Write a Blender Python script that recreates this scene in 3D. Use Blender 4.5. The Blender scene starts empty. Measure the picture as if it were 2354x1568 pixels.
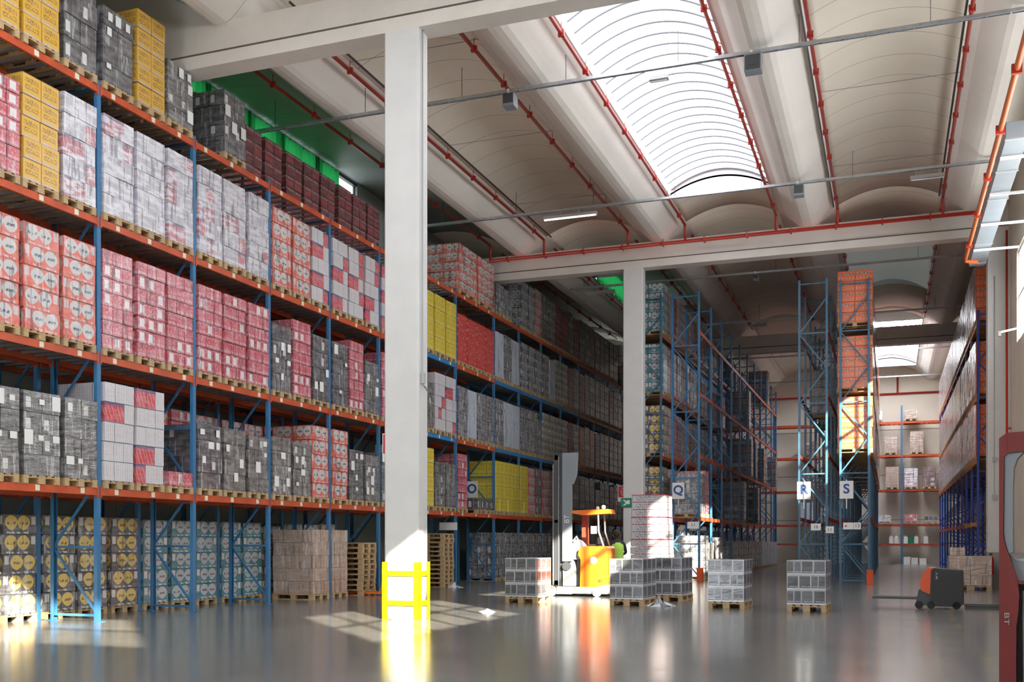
import bpy, math, random
from mathutils import Vector, Matrix
random.seed(7)
SC = bpy.context.scene
COL = SC.collection
# world axes: x = across the hall (to the right), y = along the aisles (away from the camera), z = up
# ------------------------------------------------------------------ camera
F = 2371.0
cam = bpy.data.objects.new('camera', bpy.data.cameras.new('camera'))
cam.data.sensor_width = 36.0
cam.data.lens = F / 2354 * 36
cam.data.shift_y = (1244 - 784) / 2354
cam.data.clip_end = 300
cam.location = (0, 0, 1.5)
cam.rotation_euler = (math.radians(90), 0, math.atan2(868, F))
COL.objects.link(cam)
SC.camera = cam
# ------------------------------------------------------------------ light
W = bpy.data.worlds.new('sky'); SC.world = W; W.use_nodes = True
W.node_tree.nodes['Background'].inputs[0].default_value = (0.9, 0.94, 1.0, 1)
W.node_tree.nodes['Background'].inputs[1].default_value = 5.2
sun = bpy.data.objects.new('sun', bpy.data.lights.new('sun', 'SUN'))
sun.data.energy = 17.5; sun.data.color = (1.0, 0.9, 0.74); sun.data.angle = math.radians(0.6)
sd = Vector((-0.676, 0.737, -0.47))
sun.rotation_euler = sd.to_track_quat('-Z', 'Y').to_euler()
sun.location = (20, -20, 20)
COL.objects.link(sun)
SKY_E = 2.2          # radiance of the daylit skylight sheets
SC.view_settings.view_transform = 'Standard'
SC.view_settings.look = 'None'
SC.view_settings.gamma = 1.0
SC.view_settings.exposure = 0.98
SC.cycles.max_bounces = 7
SC.cycles.diffuse_bounces = 5
SC.cycles.glossy_bounces = 3
SC.cycles.transmission_bounces = 4
SC.cycles.transparent_max_bounces = 6
SC.cycles.caustics_reflective = False
SC.cycles.caustics_refractive = False
SC.cycles.sample_clamp_indirect = 6.0
SC.cycles.use_denoising = True

# ------------------------------------------------------------------ node helper
class E:
    def __init__(s, nt): s.nt = nt
    def n(s, t, **k):
        nd = s.nt.nodes.new(t)
        for a, b in k.items(): setattr(nd, a, b)
        return nd
    def link(s, a, sock):
        if isinstance(a, V): a = a.s
        if isinstance(a, (int, float)): sock.default_value = a
        elif isinstance(a, tuple): sock.default_value = a if len(a) == 4 else a + (1,)
        else: s.nt.links.new(a, sock)
    def m(s, op, *a):
        nd = s.n('ShaderNodeMath', operation=op)
        for i, x in enumerate(a): s.link(x, nd.inputs[i])
        return V(s, nd.outputs[0])
    def mix(s, f, a, b):
        nd = s.n('ShaderNodeMix', data_type='RGBA')
        s.link(f, nd.inputs[0]); s.link(a, nd.inputs[6]); s.link(b, nd.inputs[7])
        return nd.outputs[2]
    def noise(s, vec, scale, detail=2.0, rough=0.5):
        nd = s.n('ShaderNodeTexNoise'); nd.inputs['Scale'].default_value = scale
        nd.inputs['Detail'].default_value = detail; nd.inputs['Roughness'].default_value = rough
        if vec is not None: s.link(vec, nd.inputs['Vector'])
        return V(s, nd.outputs[0])
    def mapping(s, vec, sc, off=None):
        nd = s.n('ShaderNodeMapping'); s.link(vec, nd.inputs[0]); nd.inputs['Scale'].default_value = sc
        if off is not None: s.link(off, nd.inputs['Location'])
        return nd.outputs[0]
    def ramp(s, f, stops):
        nd = s.n('ShaderNodeValToRGB'); s.link(f, nd.inputs[0])
        cr = nd.color_ramp
        while len(cr.elements) < len(stops): cr.elements.new(0.5)
        for el, (p, c) in zip(cr.elements, stops): el.position = p; el.color = c + (1,)
        cr.interpolation = 'LINEAR'
        return nd.outputs[0]
    def box(s, u, v, a, b, c, d):   # 1 inside a<u<b, c<v<d
        return (u > a) * (u < b) * (v > c) * (v < d)
class V:
    def __init__(s, e, sock): s.e = e; s.s = sock
    def __add__(s, o): return s.e.m('ADD', s, o)
    __radd__ = __add__
    def __sub__(s, o): return s.e.m('SUBTRACT', s, o)
    def __rsub__(s, o): return s.e.m('SUBTRACT', o, s)
    def __mul__(s, o): return s.e.m('MULTIPLY', s, o)
    __rmul__ = __mul__
    def __truediv__(s, o): return s.e.m('DIVIDE', s, o)
    def __gt__(s, o): return s.e.m('GREATER_THAN', s, o)
    def __lt__(s, o): return s.e.m('LESS_THAN', s, o)
    def fr(s): return s.e.m('FRACT', s)
    def ab(s): return s.e.m('ABSOLUTE', s)
    def mx(s, o): return s.e.m('MAXIMUM', s, o)
    def mn(s, o): return s.e.m('MINIMUM', s, o)

def new_mat(name):
    m = bpy.data.materials.new(name); m.use_nodes = True
    nt = m.node_tree; return m, E(nt), nt.nodes['Principled BSDF']
def simple(name, col, rough=0.5, metal=0.0, var=0.0, scale=6.0, spec=0.5, coat=0.0):
    m, e, p = new_mat(name)
    p.inputs['Roughness'].default_value = rough; p.inputs['Metallic'].default_value = metal
    p.inputs['Specular IOR Level'].default_value = spec; p.inputs['Coat Weight'].default_value = coat
    if var:
        tc = e.n('ShaderNodeTexCoord')
        nz = e.noise(tc.outputs['Object'], scale, 4.0, 0.6)
        lo = tuple(c * (1 - var) for c in col); hi = tuple(min(1, c * (1 + var * .6)) for c in col)
        e.link(e.ramp(nz, [(0.3, lo), (0.7, hi)]), p.inputs['Base Color'])
    else: p.inputs['Base Color'].default_value = col + (1,)
    return m
def emis(name, col, st):
    m, e, p = new_mat(name)
    p.inputs['Base Color'].default_value = (0.8, 0.8, 0.8, 1)
    p.inputs['Emission Color'].default_value = col + (1,); p.inputs['Emission Strength'].default_value = st
    return m

def carton(name, fn, film=0.0, rough=0.5, coat=0.0, hazec=(0.72, 0.72, 0.76), lo=.4, hi=.66):
    m, e, p = new_mat(name)
    tc = e.n('ShaderNodeTexCoord')
    uvn = e.n('ShaderNodeSeparateXYZ'); e.link(tc.outputs['UV'], uvn.inputs[0])
    geo = e.n('ShaderNodeNewGeometry'); oi = e.n('ShaderNodeObjectInfo')
    u, v = V(e, uvn.outputs[0]), V(e, uvn.outputs[1])
    e.ornd = V(e, oi.outputs['Random']); e.isl = V(e, geo.outputs['Random Per Island']); e.rnd = (e.isl + e.ornd * 3.17).fr(); e.uv = tc.outputs['UV']; e.ob = tc.outputs['Object']
    c = fn(e, u, v)
    off = e.n('ShaderNodeCombineXYZ'); e.link(e.ornd * 40.0, off.inputs[0]); e.link(e.ornd * 17.0, off.inputs[2])
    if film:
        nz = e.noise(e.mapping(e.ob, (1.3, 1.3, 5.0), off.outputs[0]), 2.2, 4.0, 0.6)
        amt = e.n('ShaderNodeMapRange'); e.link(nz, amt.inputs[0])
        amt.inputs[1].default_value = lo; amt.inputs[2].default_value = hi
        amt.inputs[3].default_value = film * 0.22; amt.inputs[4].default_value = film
        c = e.mix(amt.outputs[0], c, hazec)  # film's own whitish haze and its reflections, mixed into the colour
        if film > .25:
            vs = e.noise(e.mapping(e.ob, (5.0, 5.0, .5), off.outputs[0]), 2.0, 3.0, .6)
            c = e.mix(((vs > .6) * (vs < .66) + (vs > .7)) * min(.75, film + .1), c, tuple(min(.85, h * 1.25) for h in hazec))  # creased-film highlights painted into the base colour as vertical streaks
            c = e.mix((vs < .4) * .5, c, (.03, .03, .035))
        bm = e.n('ShaderNodeBump'); bm.inputs['Strength'].default_value = min(1.0, .15 + film * .9); bm.inputs['Distance'].default_value = 0.04
        e.link(nz, bm.inputs['Height'])
        e.link(bm.outputs[0], p.inputs['Coat Normal'])
        e.link(bm.outputs[0], p.inputs['Normal'])
        p.inputs['Coat Weight'].default_value = 1.0; p.inputs['Coat Roughness'].default_value = 0.14; p.inputs['Coat IOR'].default_value = 1.9 if film > .3 else 1.5
    else: p.inputs['Coat Weight'].default_value = coat
    p.inputs['Roughness'].default_value = rough
    e.link(c, p.inputs['Base Color'])
    return m
def p_shield(bg, fg, ink, strip=(0.72, 0.72, 0.7), panel=None):
    def f(e, u, v):
        flip = e.rnd > 0.5
        uf = flip * u + (1 - flip) * (1 - u)
        def d(c):
            a = (uf - c) / 0.19; b = (v - 0.58) / 0.38
            rr = e.m('SQRT', a * a + b * b)
            low = b < 0.0
            return low * (rr * .72 + (a.ab() + b.ab()) * .28) + (1 - low) * rr
        dd = d(0.39).mn(d(0.76))
        nz = e.noise(e.mapping(e.uv, (26, 6, 1)), 1.0, 0)
        c = bg
        c = e.mix(e.box(uf, v, .25, .92, .03, .13) * (nz > .45), c, strip)
        c = e.mix(e.box(uf, v, .03, .16, .5, .92), c, strip)
        c = e.mix(dd < 1.0, c, fg)
        c = e.mix((dd < 0.72) * ((v - .56).ab() < .07) * (nz > .5), c, ink)
        c = e.mix((v > .965) + (u < .012), c, tuple(x * .45 for x in bg))
        return c
    return f
def p_red(base, tag, dark):
    def f(e, u, v):
        nz = e.noise(e.mapping(e.uv, (5, 3, 1)), 1.0, 1)
        w = e.rnd * 7.3
        c = e.mix((w.fr() > .5) * .6, base, dark)
        c = e.mix(e.box(u, v, .08, .92, .12, .3) * (e.noise(e.mapping(e.uv, (30, 4, 1)), 1, 0) > .52), c, (0.7, 0.5, 0.52))
        c = e.mix((nz > .56) * .35, c, (0.75, .62, .66))
        c = e.mix(e.box(u, v, .2, .72, .22, .85) * ((e.rnd * 13.7).fr() > .68), c, tag)
        c = e.mix((v < .05) + (v > .95) + (u < .03), c, tuple(x * .5 for x in dark))
        return c
    return f
def p_brick(red, light):
    def f(e, u, v):
        r = (e.rnd * 9.1).fr() > .74
        ln = (u * 5.0).fr() < .14
        lt = e.mix(ln, light, (0.36, 0.36, 0.4))
        lt = e.mix(((u * 3.0 + .2).fr() < .08) * (v > .3) * (v < .8), lt, (0.7, 0.25, 0.3))
        rd = e.mix(((u + v * .55) * 2.6).fr() < .1, red, (0.85, 0.5, 0.48))
        rd = e.mix(v > .86, rd, (0.14, 0.06, 0.2))
        c = e.mix(r, lt, rd)
        return e.mix((v < .03) + (u < .015), c, (0.25, 0.22, 0.25))
    return f
def p_crate(base, hi):
    def f(e, u, v):
        nz = e.noise(e.mapping(e.uv, (7, 2.5, 1)), 1, 2)
        c = e.mix((nz > .55) * .5, base, hi)
        c = e.mix(e.box(u, v, .36, .62, .66, .8), c, tuple(x * .15 for x in base))
        c = e.mix(e.box(u, v, .12, .4, .2, .7) * ((e.rnd * 5.7).fr() > .72), c, (0.75, 0.74, 0.72))
        return e.mix((v < .07) + (u < .03) + (u > .97), c, tuple(x * .3 for x in base))
    return f
def p_scrib(base, ink, strip):
    def f(e, u, v):
        nz = e.noise(e.mapping(e.uv, (12, 5, 1)), 1.3, 1)
        a = (nz - .5).ab() < .05
        c = e.mix(a * (e.box(u, v, .12, .88, .25, .5) + e.box(u, v, .12, .88, .58, .85)) * .85, base, ink)
        c = e.mix(((v < .12) * (e.noise(e.mapping(e.uv, (22, 2, 1)), 1, 0) > .45)), c, strip)
        return e.mix((v > .97) + (u < .02), c, tuple(x * .5 for x in base))
    return f
def p_rows(base, pan, dash, freq=7.0):
    def f(e, u, v):
        c = e.mix(e.box(u, v, .12, .88, .15, .6) * ((e.rnd * 3.3).fr() > .5), base, pan)
        c = e.mix((v > .74) * (v < .9) * ((u * freq).fr() < .55) * (e.noise(e.mapping(e.uv, (9, 1, 1)), 1, 0) > .47), c, dash)
        return e.mix((v < .05) + (u < .03), c, tuple(x * .35 for x in base))
    return f
def p_print(base, ink, pale):
    def f(e, u, v):
        nz = e.noise(e.mapping(e.uv, (16, 5, 1)), 1, 1)
        c = e.mix(e.box(u, v, .04, .96, .6, .84) * (nz > .47), base, ink)
        c = e.mix(e.box(u, v, .04, .96, .6, .84) * (e.noise(e.mapping(e.uv, (11, 4, 1)), 1, 0) > .6), c, pale)
        c = e.mix((v > .22) * (v < .38) * (((u * 5).fr() - .5).ab() < .16) * (e.isl > .2), c, pale)
        return e.mix((v < .04) + (u < .015), c, tuple(x * .35 for x in base))
    return f
def p_plain(base, top=None, spot=None):
    def f(e, u, v):
        c = base
        nz = e.noise(e.mapping(e.uv, (4, 9, 1)), 1.2, 2)
        c = e.mix((nz > .58) * .25, c, tuple(min(1, x * 1.5 + .1) for x in base))
        if top: c = e.mix(v > .72, c, top)
        if spot: c = e.mix((e.noise(e.mapping(e.uv, (9, 14, 1)), 1.3, 0) > .74), c, spot)
        return c
    return f
def p_drab(cols, tag=(0.5, 0.48, 0.45), isl=False):
    def f(e, u, v):
        c = e.ramp(e.isl if isl else e.ornd, [(i / max(1, len(cols) - 1), k) for i, k in enumerate(cols)])
        nz = e.noise(e.mapping(e.uv, (5, 2, 1)), 1.4, 1)
        c = e.mix((nz > .55) * .55, c, (0.3, 0.28, 0.28))
        c = e.mix(e.box(u, v, .2, .75, .2, .7) * ((e.rnd * 7.9).fr() > .66), c, tag)
        return e.mix((v < .08) + (u < .04), c, (0.02, 0.02, 0.025))
    return f
def p_frame(dark, border):
    def f(e, u, v):
        k = (e.rnd * 6.1).fr() > .55
        d2 = e.mix(k, dark, (0.1, 0.115, 0.14))
        c = e.mix(e.box(u, v, .055, .945, .13, .95), border, d2)
        c = e.mix(e.box(u, v, .2, .9, .2, .26) * (e.noise(e.mapping(e.uv, (22, 1, 1)), 1, 0) > .42), c, (0.5, 0.52, 0.55))
        return e.mix((u < .012) + (v < .012), c, (0.12, 0.12, 0.13))
    return f
def p_wood(e, u, v):
    return None

M = {}
M['floor'], e, p = new_mat('polished_concrete')
tc = e.n('ShaderNodeTexCoord'); ob = tc.outputs['Object']
n1 = e.noise(ob, 0.35, 5, .6); n2 = e.noise(e.mapping(ob, (.5, 1, 1)), 1.3, 4, .55)
base = e.ramp(n1 * .6 + n2 * .4, [(0.35, (0.135, 0.136, 0.126)), (0.52, (0.172, 0.172, 0.16)), (0.68, (0.215, 0.212, 0.196))])
sx = e.n('ShaderNodeSeparateXYZ'); e.link(ob, sx.inputs[0]); X, Y = V(e, sx.outputs[0]), V(e, sx.outputs[1])
jl = (((X + 1.95) / 5.0).fr() < .0022) + (((Y - 0.4) / 5.9).fr() < .0022)
base = e.mix(jl, base, (0.06, 0.06, 0.06))
fade = e.noise(ob, 2.2, 4, .7) > .52
ylw = (((X - 1.15 + Y * .0) .ab() < .05) * (Y > 8.0) * (Y < 34.0) * fade)
base = e.mix(ylw * .45, base, (0.55, 0.38, 0.08))
e.link(base, p.inputs['Base Color'])
rr = e.n('ShaderNodeMapRange'); e.link(n2, rr.inputs[0]); rr.inputs[3].default_value = .16; rr.inputs[4].default_value = .25
e.link(rr.outputs[0], p.inputs['Roughness'])
p.inputs['Specular IOR Level'].default_value = 0.5
p.inputs['Coat Weight'].default_value = 0.3; p.inputs['Coat Roughness'].default_value = 0.12
bm = e.n('ShaderNodeBump'); bm.inputs['Strength'].default_value = 0.15; bm.inputs['Distance'].default_value = 0.012
e.link(e.noise(e.mapping(ob, (.5, 1.2, 1)), 2.0, 1.5, .4), bm.inputs['Height']); e.link(bm.outputs[0], p.inputs['Normal'])
e.link(bm.outputs[0], p.inputs['Coat Normal'])

def vaultmat(name, col, step, linec, off=0.0):
    m, e, p = new_mat(name)
    tc = e.n('ShaderNodeTexCoord'); sx = e.n('ShaderNodeSeparateXYZ'); e.link(tc.outputs['Object'], sx.inputs[0])
    Y = V(e, sx.outputs[1])
    nz = e.noise(tc.outputs['Object'], .8, 3)
    c = e.ramp(nz, [(0.3, tuple(x * .93 for x in col)), (0.7, col)])
    c = e.mix((((Y + off) / step).fr() < .016) * .8, c, linec)
    e.link(c, p.inputs['Base Color']); p.inputs['Roughness'].default_value = .6
    return m
M['vault'] = vaultmat('vault_sheet', (0.86, 0.79, 0.66), 1.15, (0.2, 0.17, 0.14))
M['vaultg'] = vaultmat('grey_green_sheet', (0.36, 0.42, 0.39), 1.9, (0.2, 0.24, 0.22))
M['concrete'] = simple('painted_concrete', (0.72, 0.68, 0.62), .7, var=.08, scale=1.2)
M['wing'] = simple('roof_beam_concrete', (0.84, 0.8, 0.73), .65, var=.05, scale=.7)
M['column'] = simple('column_paint', (0.66, 0.66, 0.64), .6, var=.05, scale=2)
M['wall'] = simple('wall_paint', (0.66, 0.61, 0.52), .7, var=.06, scale=.8)
M['wallb'] = simple('far_wall_panels', (0.8, 0.73, 0.62), .7, var=.04, scale=.8)
M['wallgrey'] = simple('wainscot_grey', (0.34, 0.34, 0.31), .7)
M['joint'] = simple('dark_joint', (0.12, 0.1, 0.09), .8)
M['orange'] = simple('orange_steel', (0.58, 0.095, 0.03), .42, var=.2, scale=3)
M['redbrown'] = simple('red_steel', (0.4, 0.06, 0.03), .45, var=.2, scale=3)
M['amber'] = simple('amber_steel', (0.75, 0.3, 0.03), .45)
M['blue'] = simple('blue_steel', (0.045, 0.18, 0.37), .4, var=.12, scale=4)
M['bluebeam'] = simple('blue_beam_steel', (0.04, 0.22, 0.52), .4, var=.1)
M['teal'] = simple('teal_blue_steel', (0.05, 0.15, 0.25), .4, var=.1)
M['deepblue'] = simple('deep_blue_steel', (0.02, 0.06, 0.38), .4)
M['galv'] = simple('galvanised_steel', (0.5, 0.52, 0.54), .35, .8, var=.15, scale=8)
M['duct'] = simple('duct_sheet', (0.3, 0.34, 0.36), .5, .1, var=.06, scale=3)
M['redpipe'] = simple('red_pipe', (0.45, 0.035, 0.02), .38)
M['orpipe'] = simple('orange_pipe', (0.72, 0.17, 0.05), .35)
M['black'] = simple('black_plastic', (0.012, 0.012, 0.014), .45)
M['darkgrey'] = simple('dark_grey_metal', (0.06, 0.065, 0.07), .45)
M['midgrey'] = simple('mid_grey_paint', (0.24, 0.27, 0.3), .45)
M['lgrey'] = simple('light_grey_paint', (0.42, 0.43, 0.42), .45)
M['white'] = simple('white_card', (0.82, 0.82, 0.8), .55)
M['cream'] = simple('cream_card', (0.8, 0.74, 0.58), .55)
M['yellow'] = simple('guard_yellow', (0.85, 0.72, 0.0), .4)
M['trorange'] = simple('truck_orange', (0.9, 0.2, 0.015), .28, coat=.5)
M['trred'] = simple('truck_red', (0.2, 0.025, 0.028), .3, var=.15, scale=3, coat=.6)
M['hived'] = simple('orange_red_plastic', (0.75, 0.1, 0.02), .4)
M['signred'] = simple('sign_red', (0.62, 0.01, 0.04), .4)
M['signgreen'] = simple('sign_green', (0.0, 0.23, 0.12), .4)
M['signblue'] = simple('sign_blue', (0.03, 0.09, 0.3), .5)
M['skin'] = simple('skin', (0.55, 0.3, 0.2), .5)
M['vest'] = simple('safety_vest', (0.5, 0.85, 0.12), .6)
M['cloth'] = simple('dark_jacket', (0.03, 0.035, 0.03), .8)
M['hair'] = simple('hair', (0.05, 0.035, 0.02), .7)
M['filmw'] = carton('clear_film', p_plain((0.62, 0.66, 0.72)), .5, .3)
M['gravel'] = simple('rubber', (0.02, 0.02, 0.02), .7)
M['tube'] = emis('lamp_tube', (1, 0.97, 0.85), 5.0)
M['skyfar'] = emis('boosted_polycarbonate', (0.95, 0.95, 1.0), 6.5)  # far skylight emission boosted to brighten the far bay
M['glow'] = emis('glowing_green_sheet', (0.5, 0.62, 0.56), 0.07)  # faint emission put in for daylight through the sheet
M['sky'] = emis('daylit_polycarbonate', (0.93, 0.94, 1.0), SKY_E)
M['rib'] = simple('glazing_bar_grey', (0.33, 0.34, 0.37), .5)
M['lunette'] = simple('grey_polycarbonate', (0.5, 0.52, 0.52), .5)
M['winlit'] = emis('daylit_window_pane', (0.9, 0.96, 1.0), 1.0)
# wood
m, e, p = new_mat('pallet_wood')
tc = e.n('ShaderNodeTexCoord'); oi = e.n('ShaderNodeObjectInfo'); g = e.n('ShaderNodeNewGeometry')
nz = e.noise(e.mapping(tc.outputs['Object'], (3, 30, 30)), 1.0, 3)
c = e.ramp(nz, [(0.3, (0.36, 0.23, 0.11)), (0.7, (0.6, 0.43, 0.23))])
c2 = e.mix(V(e, oi.outputs['Random']) * .55, c, (0.33, 0.27, 0.2))
c2 = e.mix(V(e, g.outputs['Random Per Island']) * .35, c2, (0.7, 0.48, 0.22))
e.link(c2, p.inputs['Base Color']); p.inputs['Roughness'].default_value = .8
M['wood'] = m
# glass
m, e, p = new_mat('window_glass')
tr = e.n('ShaderNodeBsdfTransparent'); gl = e.n('ShaderNodeBsdfGlossy'); gl.inputs['Roughness'].default_value = .05
mx = e.n('ShaderNodeMixShader'); mx.inputs[0].default_value = .08
e.nt.links.new(tr.outputs[0], mx.inputs[1]); e.nt.links.new(gl.outputs[0], mx.inputs[2])
e.nt.links.new(mx.outputs[0], e.nt.nodes['Material Output'].inputs[0]); M['glass'] = m
# curtain
m, e, p = new_mat('green_curtain')
p.inputs['Base Color'].default_value = (0.02, 0.38, 0.08, 1); p.inputs['Roughness'].default_value = .7
tl = e.n('ShaderNodeBsdfTranslucent'); tl.inputs[0].default_value = (0.02, 0.27, 0.07, 1)
mx = e.n('ShaderNodeMixShader'); mx.inputs[0].default_value = .7
e.nt.links.new(p.outputs[0], mx.inputs[1]); e.nt.links.new(tl.outputs[0], mx.inputs[2])
e.nt.links.new(mx.outputs[0], e.nt.nodes['Material Output'].inputs[0]); M['curtain'] = m

# load kinds: material, cartons across .8, cartons along 1.2, layers, layer height, look
K = {
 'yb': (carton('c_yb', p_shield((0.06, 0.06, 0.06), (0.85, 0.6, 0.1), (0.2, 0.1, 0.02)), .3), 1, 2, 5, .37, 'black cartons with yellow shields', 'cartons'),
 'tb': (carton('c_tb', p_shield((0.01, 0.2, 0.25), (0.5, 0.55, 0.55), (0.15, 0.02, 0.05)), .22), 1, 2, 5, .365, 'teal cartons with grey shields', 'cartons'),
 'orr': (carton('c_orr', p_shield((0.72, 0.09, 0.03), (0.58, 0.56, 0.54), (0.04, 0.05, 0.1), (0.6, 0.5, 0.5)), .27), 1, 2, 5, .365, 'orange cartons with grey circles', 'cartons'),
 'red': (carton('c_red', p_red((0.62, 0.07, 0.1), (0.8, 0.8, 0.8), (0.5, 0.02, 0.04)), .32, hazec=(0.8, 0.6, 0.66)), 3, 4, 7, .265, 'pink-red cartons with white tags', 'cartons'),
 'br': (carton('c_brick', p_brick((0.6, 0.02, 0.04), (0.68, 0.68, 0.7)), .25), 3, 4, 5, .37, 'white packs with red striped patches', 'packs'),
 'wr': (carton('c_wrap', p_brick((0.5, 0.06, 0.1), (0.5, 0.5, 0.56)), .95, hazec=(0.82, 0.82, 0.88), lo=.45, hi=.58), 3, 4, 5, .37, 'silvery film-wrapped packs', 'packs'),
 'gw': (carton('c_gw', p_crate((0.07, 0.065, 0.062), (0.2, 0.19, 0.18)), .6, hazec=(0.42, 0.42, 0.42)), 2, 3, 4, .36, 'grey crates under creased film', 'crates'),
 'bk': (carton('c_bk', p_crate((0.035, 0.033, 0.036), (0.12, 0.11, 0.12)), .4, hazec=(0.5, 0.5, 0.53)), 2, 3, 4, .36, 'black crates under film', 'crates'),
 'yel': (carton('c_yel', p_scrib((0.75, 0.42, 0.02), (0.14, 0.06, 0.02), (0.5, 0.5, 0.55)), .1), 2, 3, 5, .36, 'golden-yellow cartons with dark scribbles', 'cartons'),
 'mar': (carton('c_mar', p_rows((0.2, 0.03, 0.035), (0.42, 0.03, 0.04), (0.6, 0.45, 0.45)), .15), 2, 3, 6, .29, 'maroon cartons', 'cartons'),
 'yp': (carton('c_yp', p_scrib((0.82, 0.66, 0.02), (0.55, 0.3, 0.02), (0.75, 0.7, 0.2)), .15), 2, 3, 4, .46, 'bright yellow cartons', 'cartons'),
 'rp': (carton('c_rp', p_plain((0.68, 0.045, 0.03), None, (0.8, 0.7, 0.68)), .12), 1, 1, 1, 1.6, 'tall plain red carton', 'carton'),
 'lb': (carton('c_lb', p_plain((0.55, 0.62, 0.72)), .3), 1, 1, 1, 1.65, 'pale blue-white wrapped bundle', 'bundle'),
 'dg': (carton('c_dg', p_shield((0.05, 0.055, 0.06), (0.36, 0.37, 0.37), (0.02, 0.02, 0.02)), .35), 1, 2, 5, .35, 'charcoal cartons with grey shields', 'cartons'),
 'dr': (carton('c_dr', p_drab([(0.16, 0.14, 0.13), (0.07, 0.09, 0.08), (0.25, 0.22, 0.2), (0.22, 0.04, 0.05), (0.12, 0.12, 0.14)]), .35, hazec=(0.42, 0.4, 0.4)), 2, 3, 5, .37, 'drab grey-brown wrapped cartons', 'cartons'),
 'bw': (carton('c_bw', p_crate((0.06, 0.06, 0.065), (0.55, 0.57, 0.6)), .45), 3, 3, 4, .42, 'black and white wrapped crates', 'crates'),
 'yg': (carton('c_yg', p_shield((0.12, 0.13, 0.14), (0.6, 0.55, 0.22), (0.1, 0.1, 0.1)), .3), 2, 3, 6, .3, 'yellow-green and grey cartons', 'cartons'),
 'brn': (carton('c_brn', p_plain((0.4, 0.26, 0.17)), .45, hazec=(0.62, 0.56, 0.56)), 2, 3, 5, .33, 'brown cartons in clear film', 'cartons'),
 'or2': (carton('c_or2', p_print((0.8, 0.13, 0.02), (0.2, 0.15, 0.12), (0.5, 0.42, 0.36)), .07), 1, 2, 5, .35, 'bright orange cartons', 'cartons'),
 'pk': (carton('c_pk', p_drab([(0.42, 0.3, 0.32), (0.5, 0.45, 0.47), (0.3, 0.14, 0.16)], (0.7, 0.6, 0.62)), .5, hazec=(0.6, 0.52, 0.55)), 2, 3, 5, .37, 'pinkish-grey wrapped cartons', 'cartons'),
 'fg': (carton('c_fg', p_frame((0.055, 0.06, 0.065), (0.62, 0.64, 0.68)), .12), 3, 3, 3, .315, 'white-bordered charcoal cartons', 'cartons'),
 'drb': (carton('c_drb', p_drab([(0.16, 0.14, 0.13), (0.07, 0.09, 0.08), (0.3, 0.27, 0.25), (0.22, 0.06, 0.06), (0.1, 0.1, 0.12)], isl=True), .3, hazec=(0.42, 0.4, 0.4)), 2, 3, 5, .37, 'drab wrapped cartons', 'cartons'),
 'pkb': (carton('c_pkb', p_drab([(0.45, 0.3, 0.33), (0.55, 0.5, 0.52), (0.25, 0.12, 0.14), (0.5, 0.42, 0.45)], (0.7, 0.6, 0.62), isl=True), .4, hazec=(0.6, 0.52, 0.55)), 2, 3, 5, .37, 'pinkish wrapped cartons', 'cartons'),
 'lowred': (None, 3, 4, 1, .3, 'single layer of pink-red cartons', 'cartons'),
 'lowbk': (None, 2, 3, 1, .42, 'low black crates', 'crates'),
}
K['lowred'] = (K['red'][0],) + K['lowred'][1:]
K['lowbk'] = (K['bk'][0],) + K['lowbk'][1:]

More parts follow.
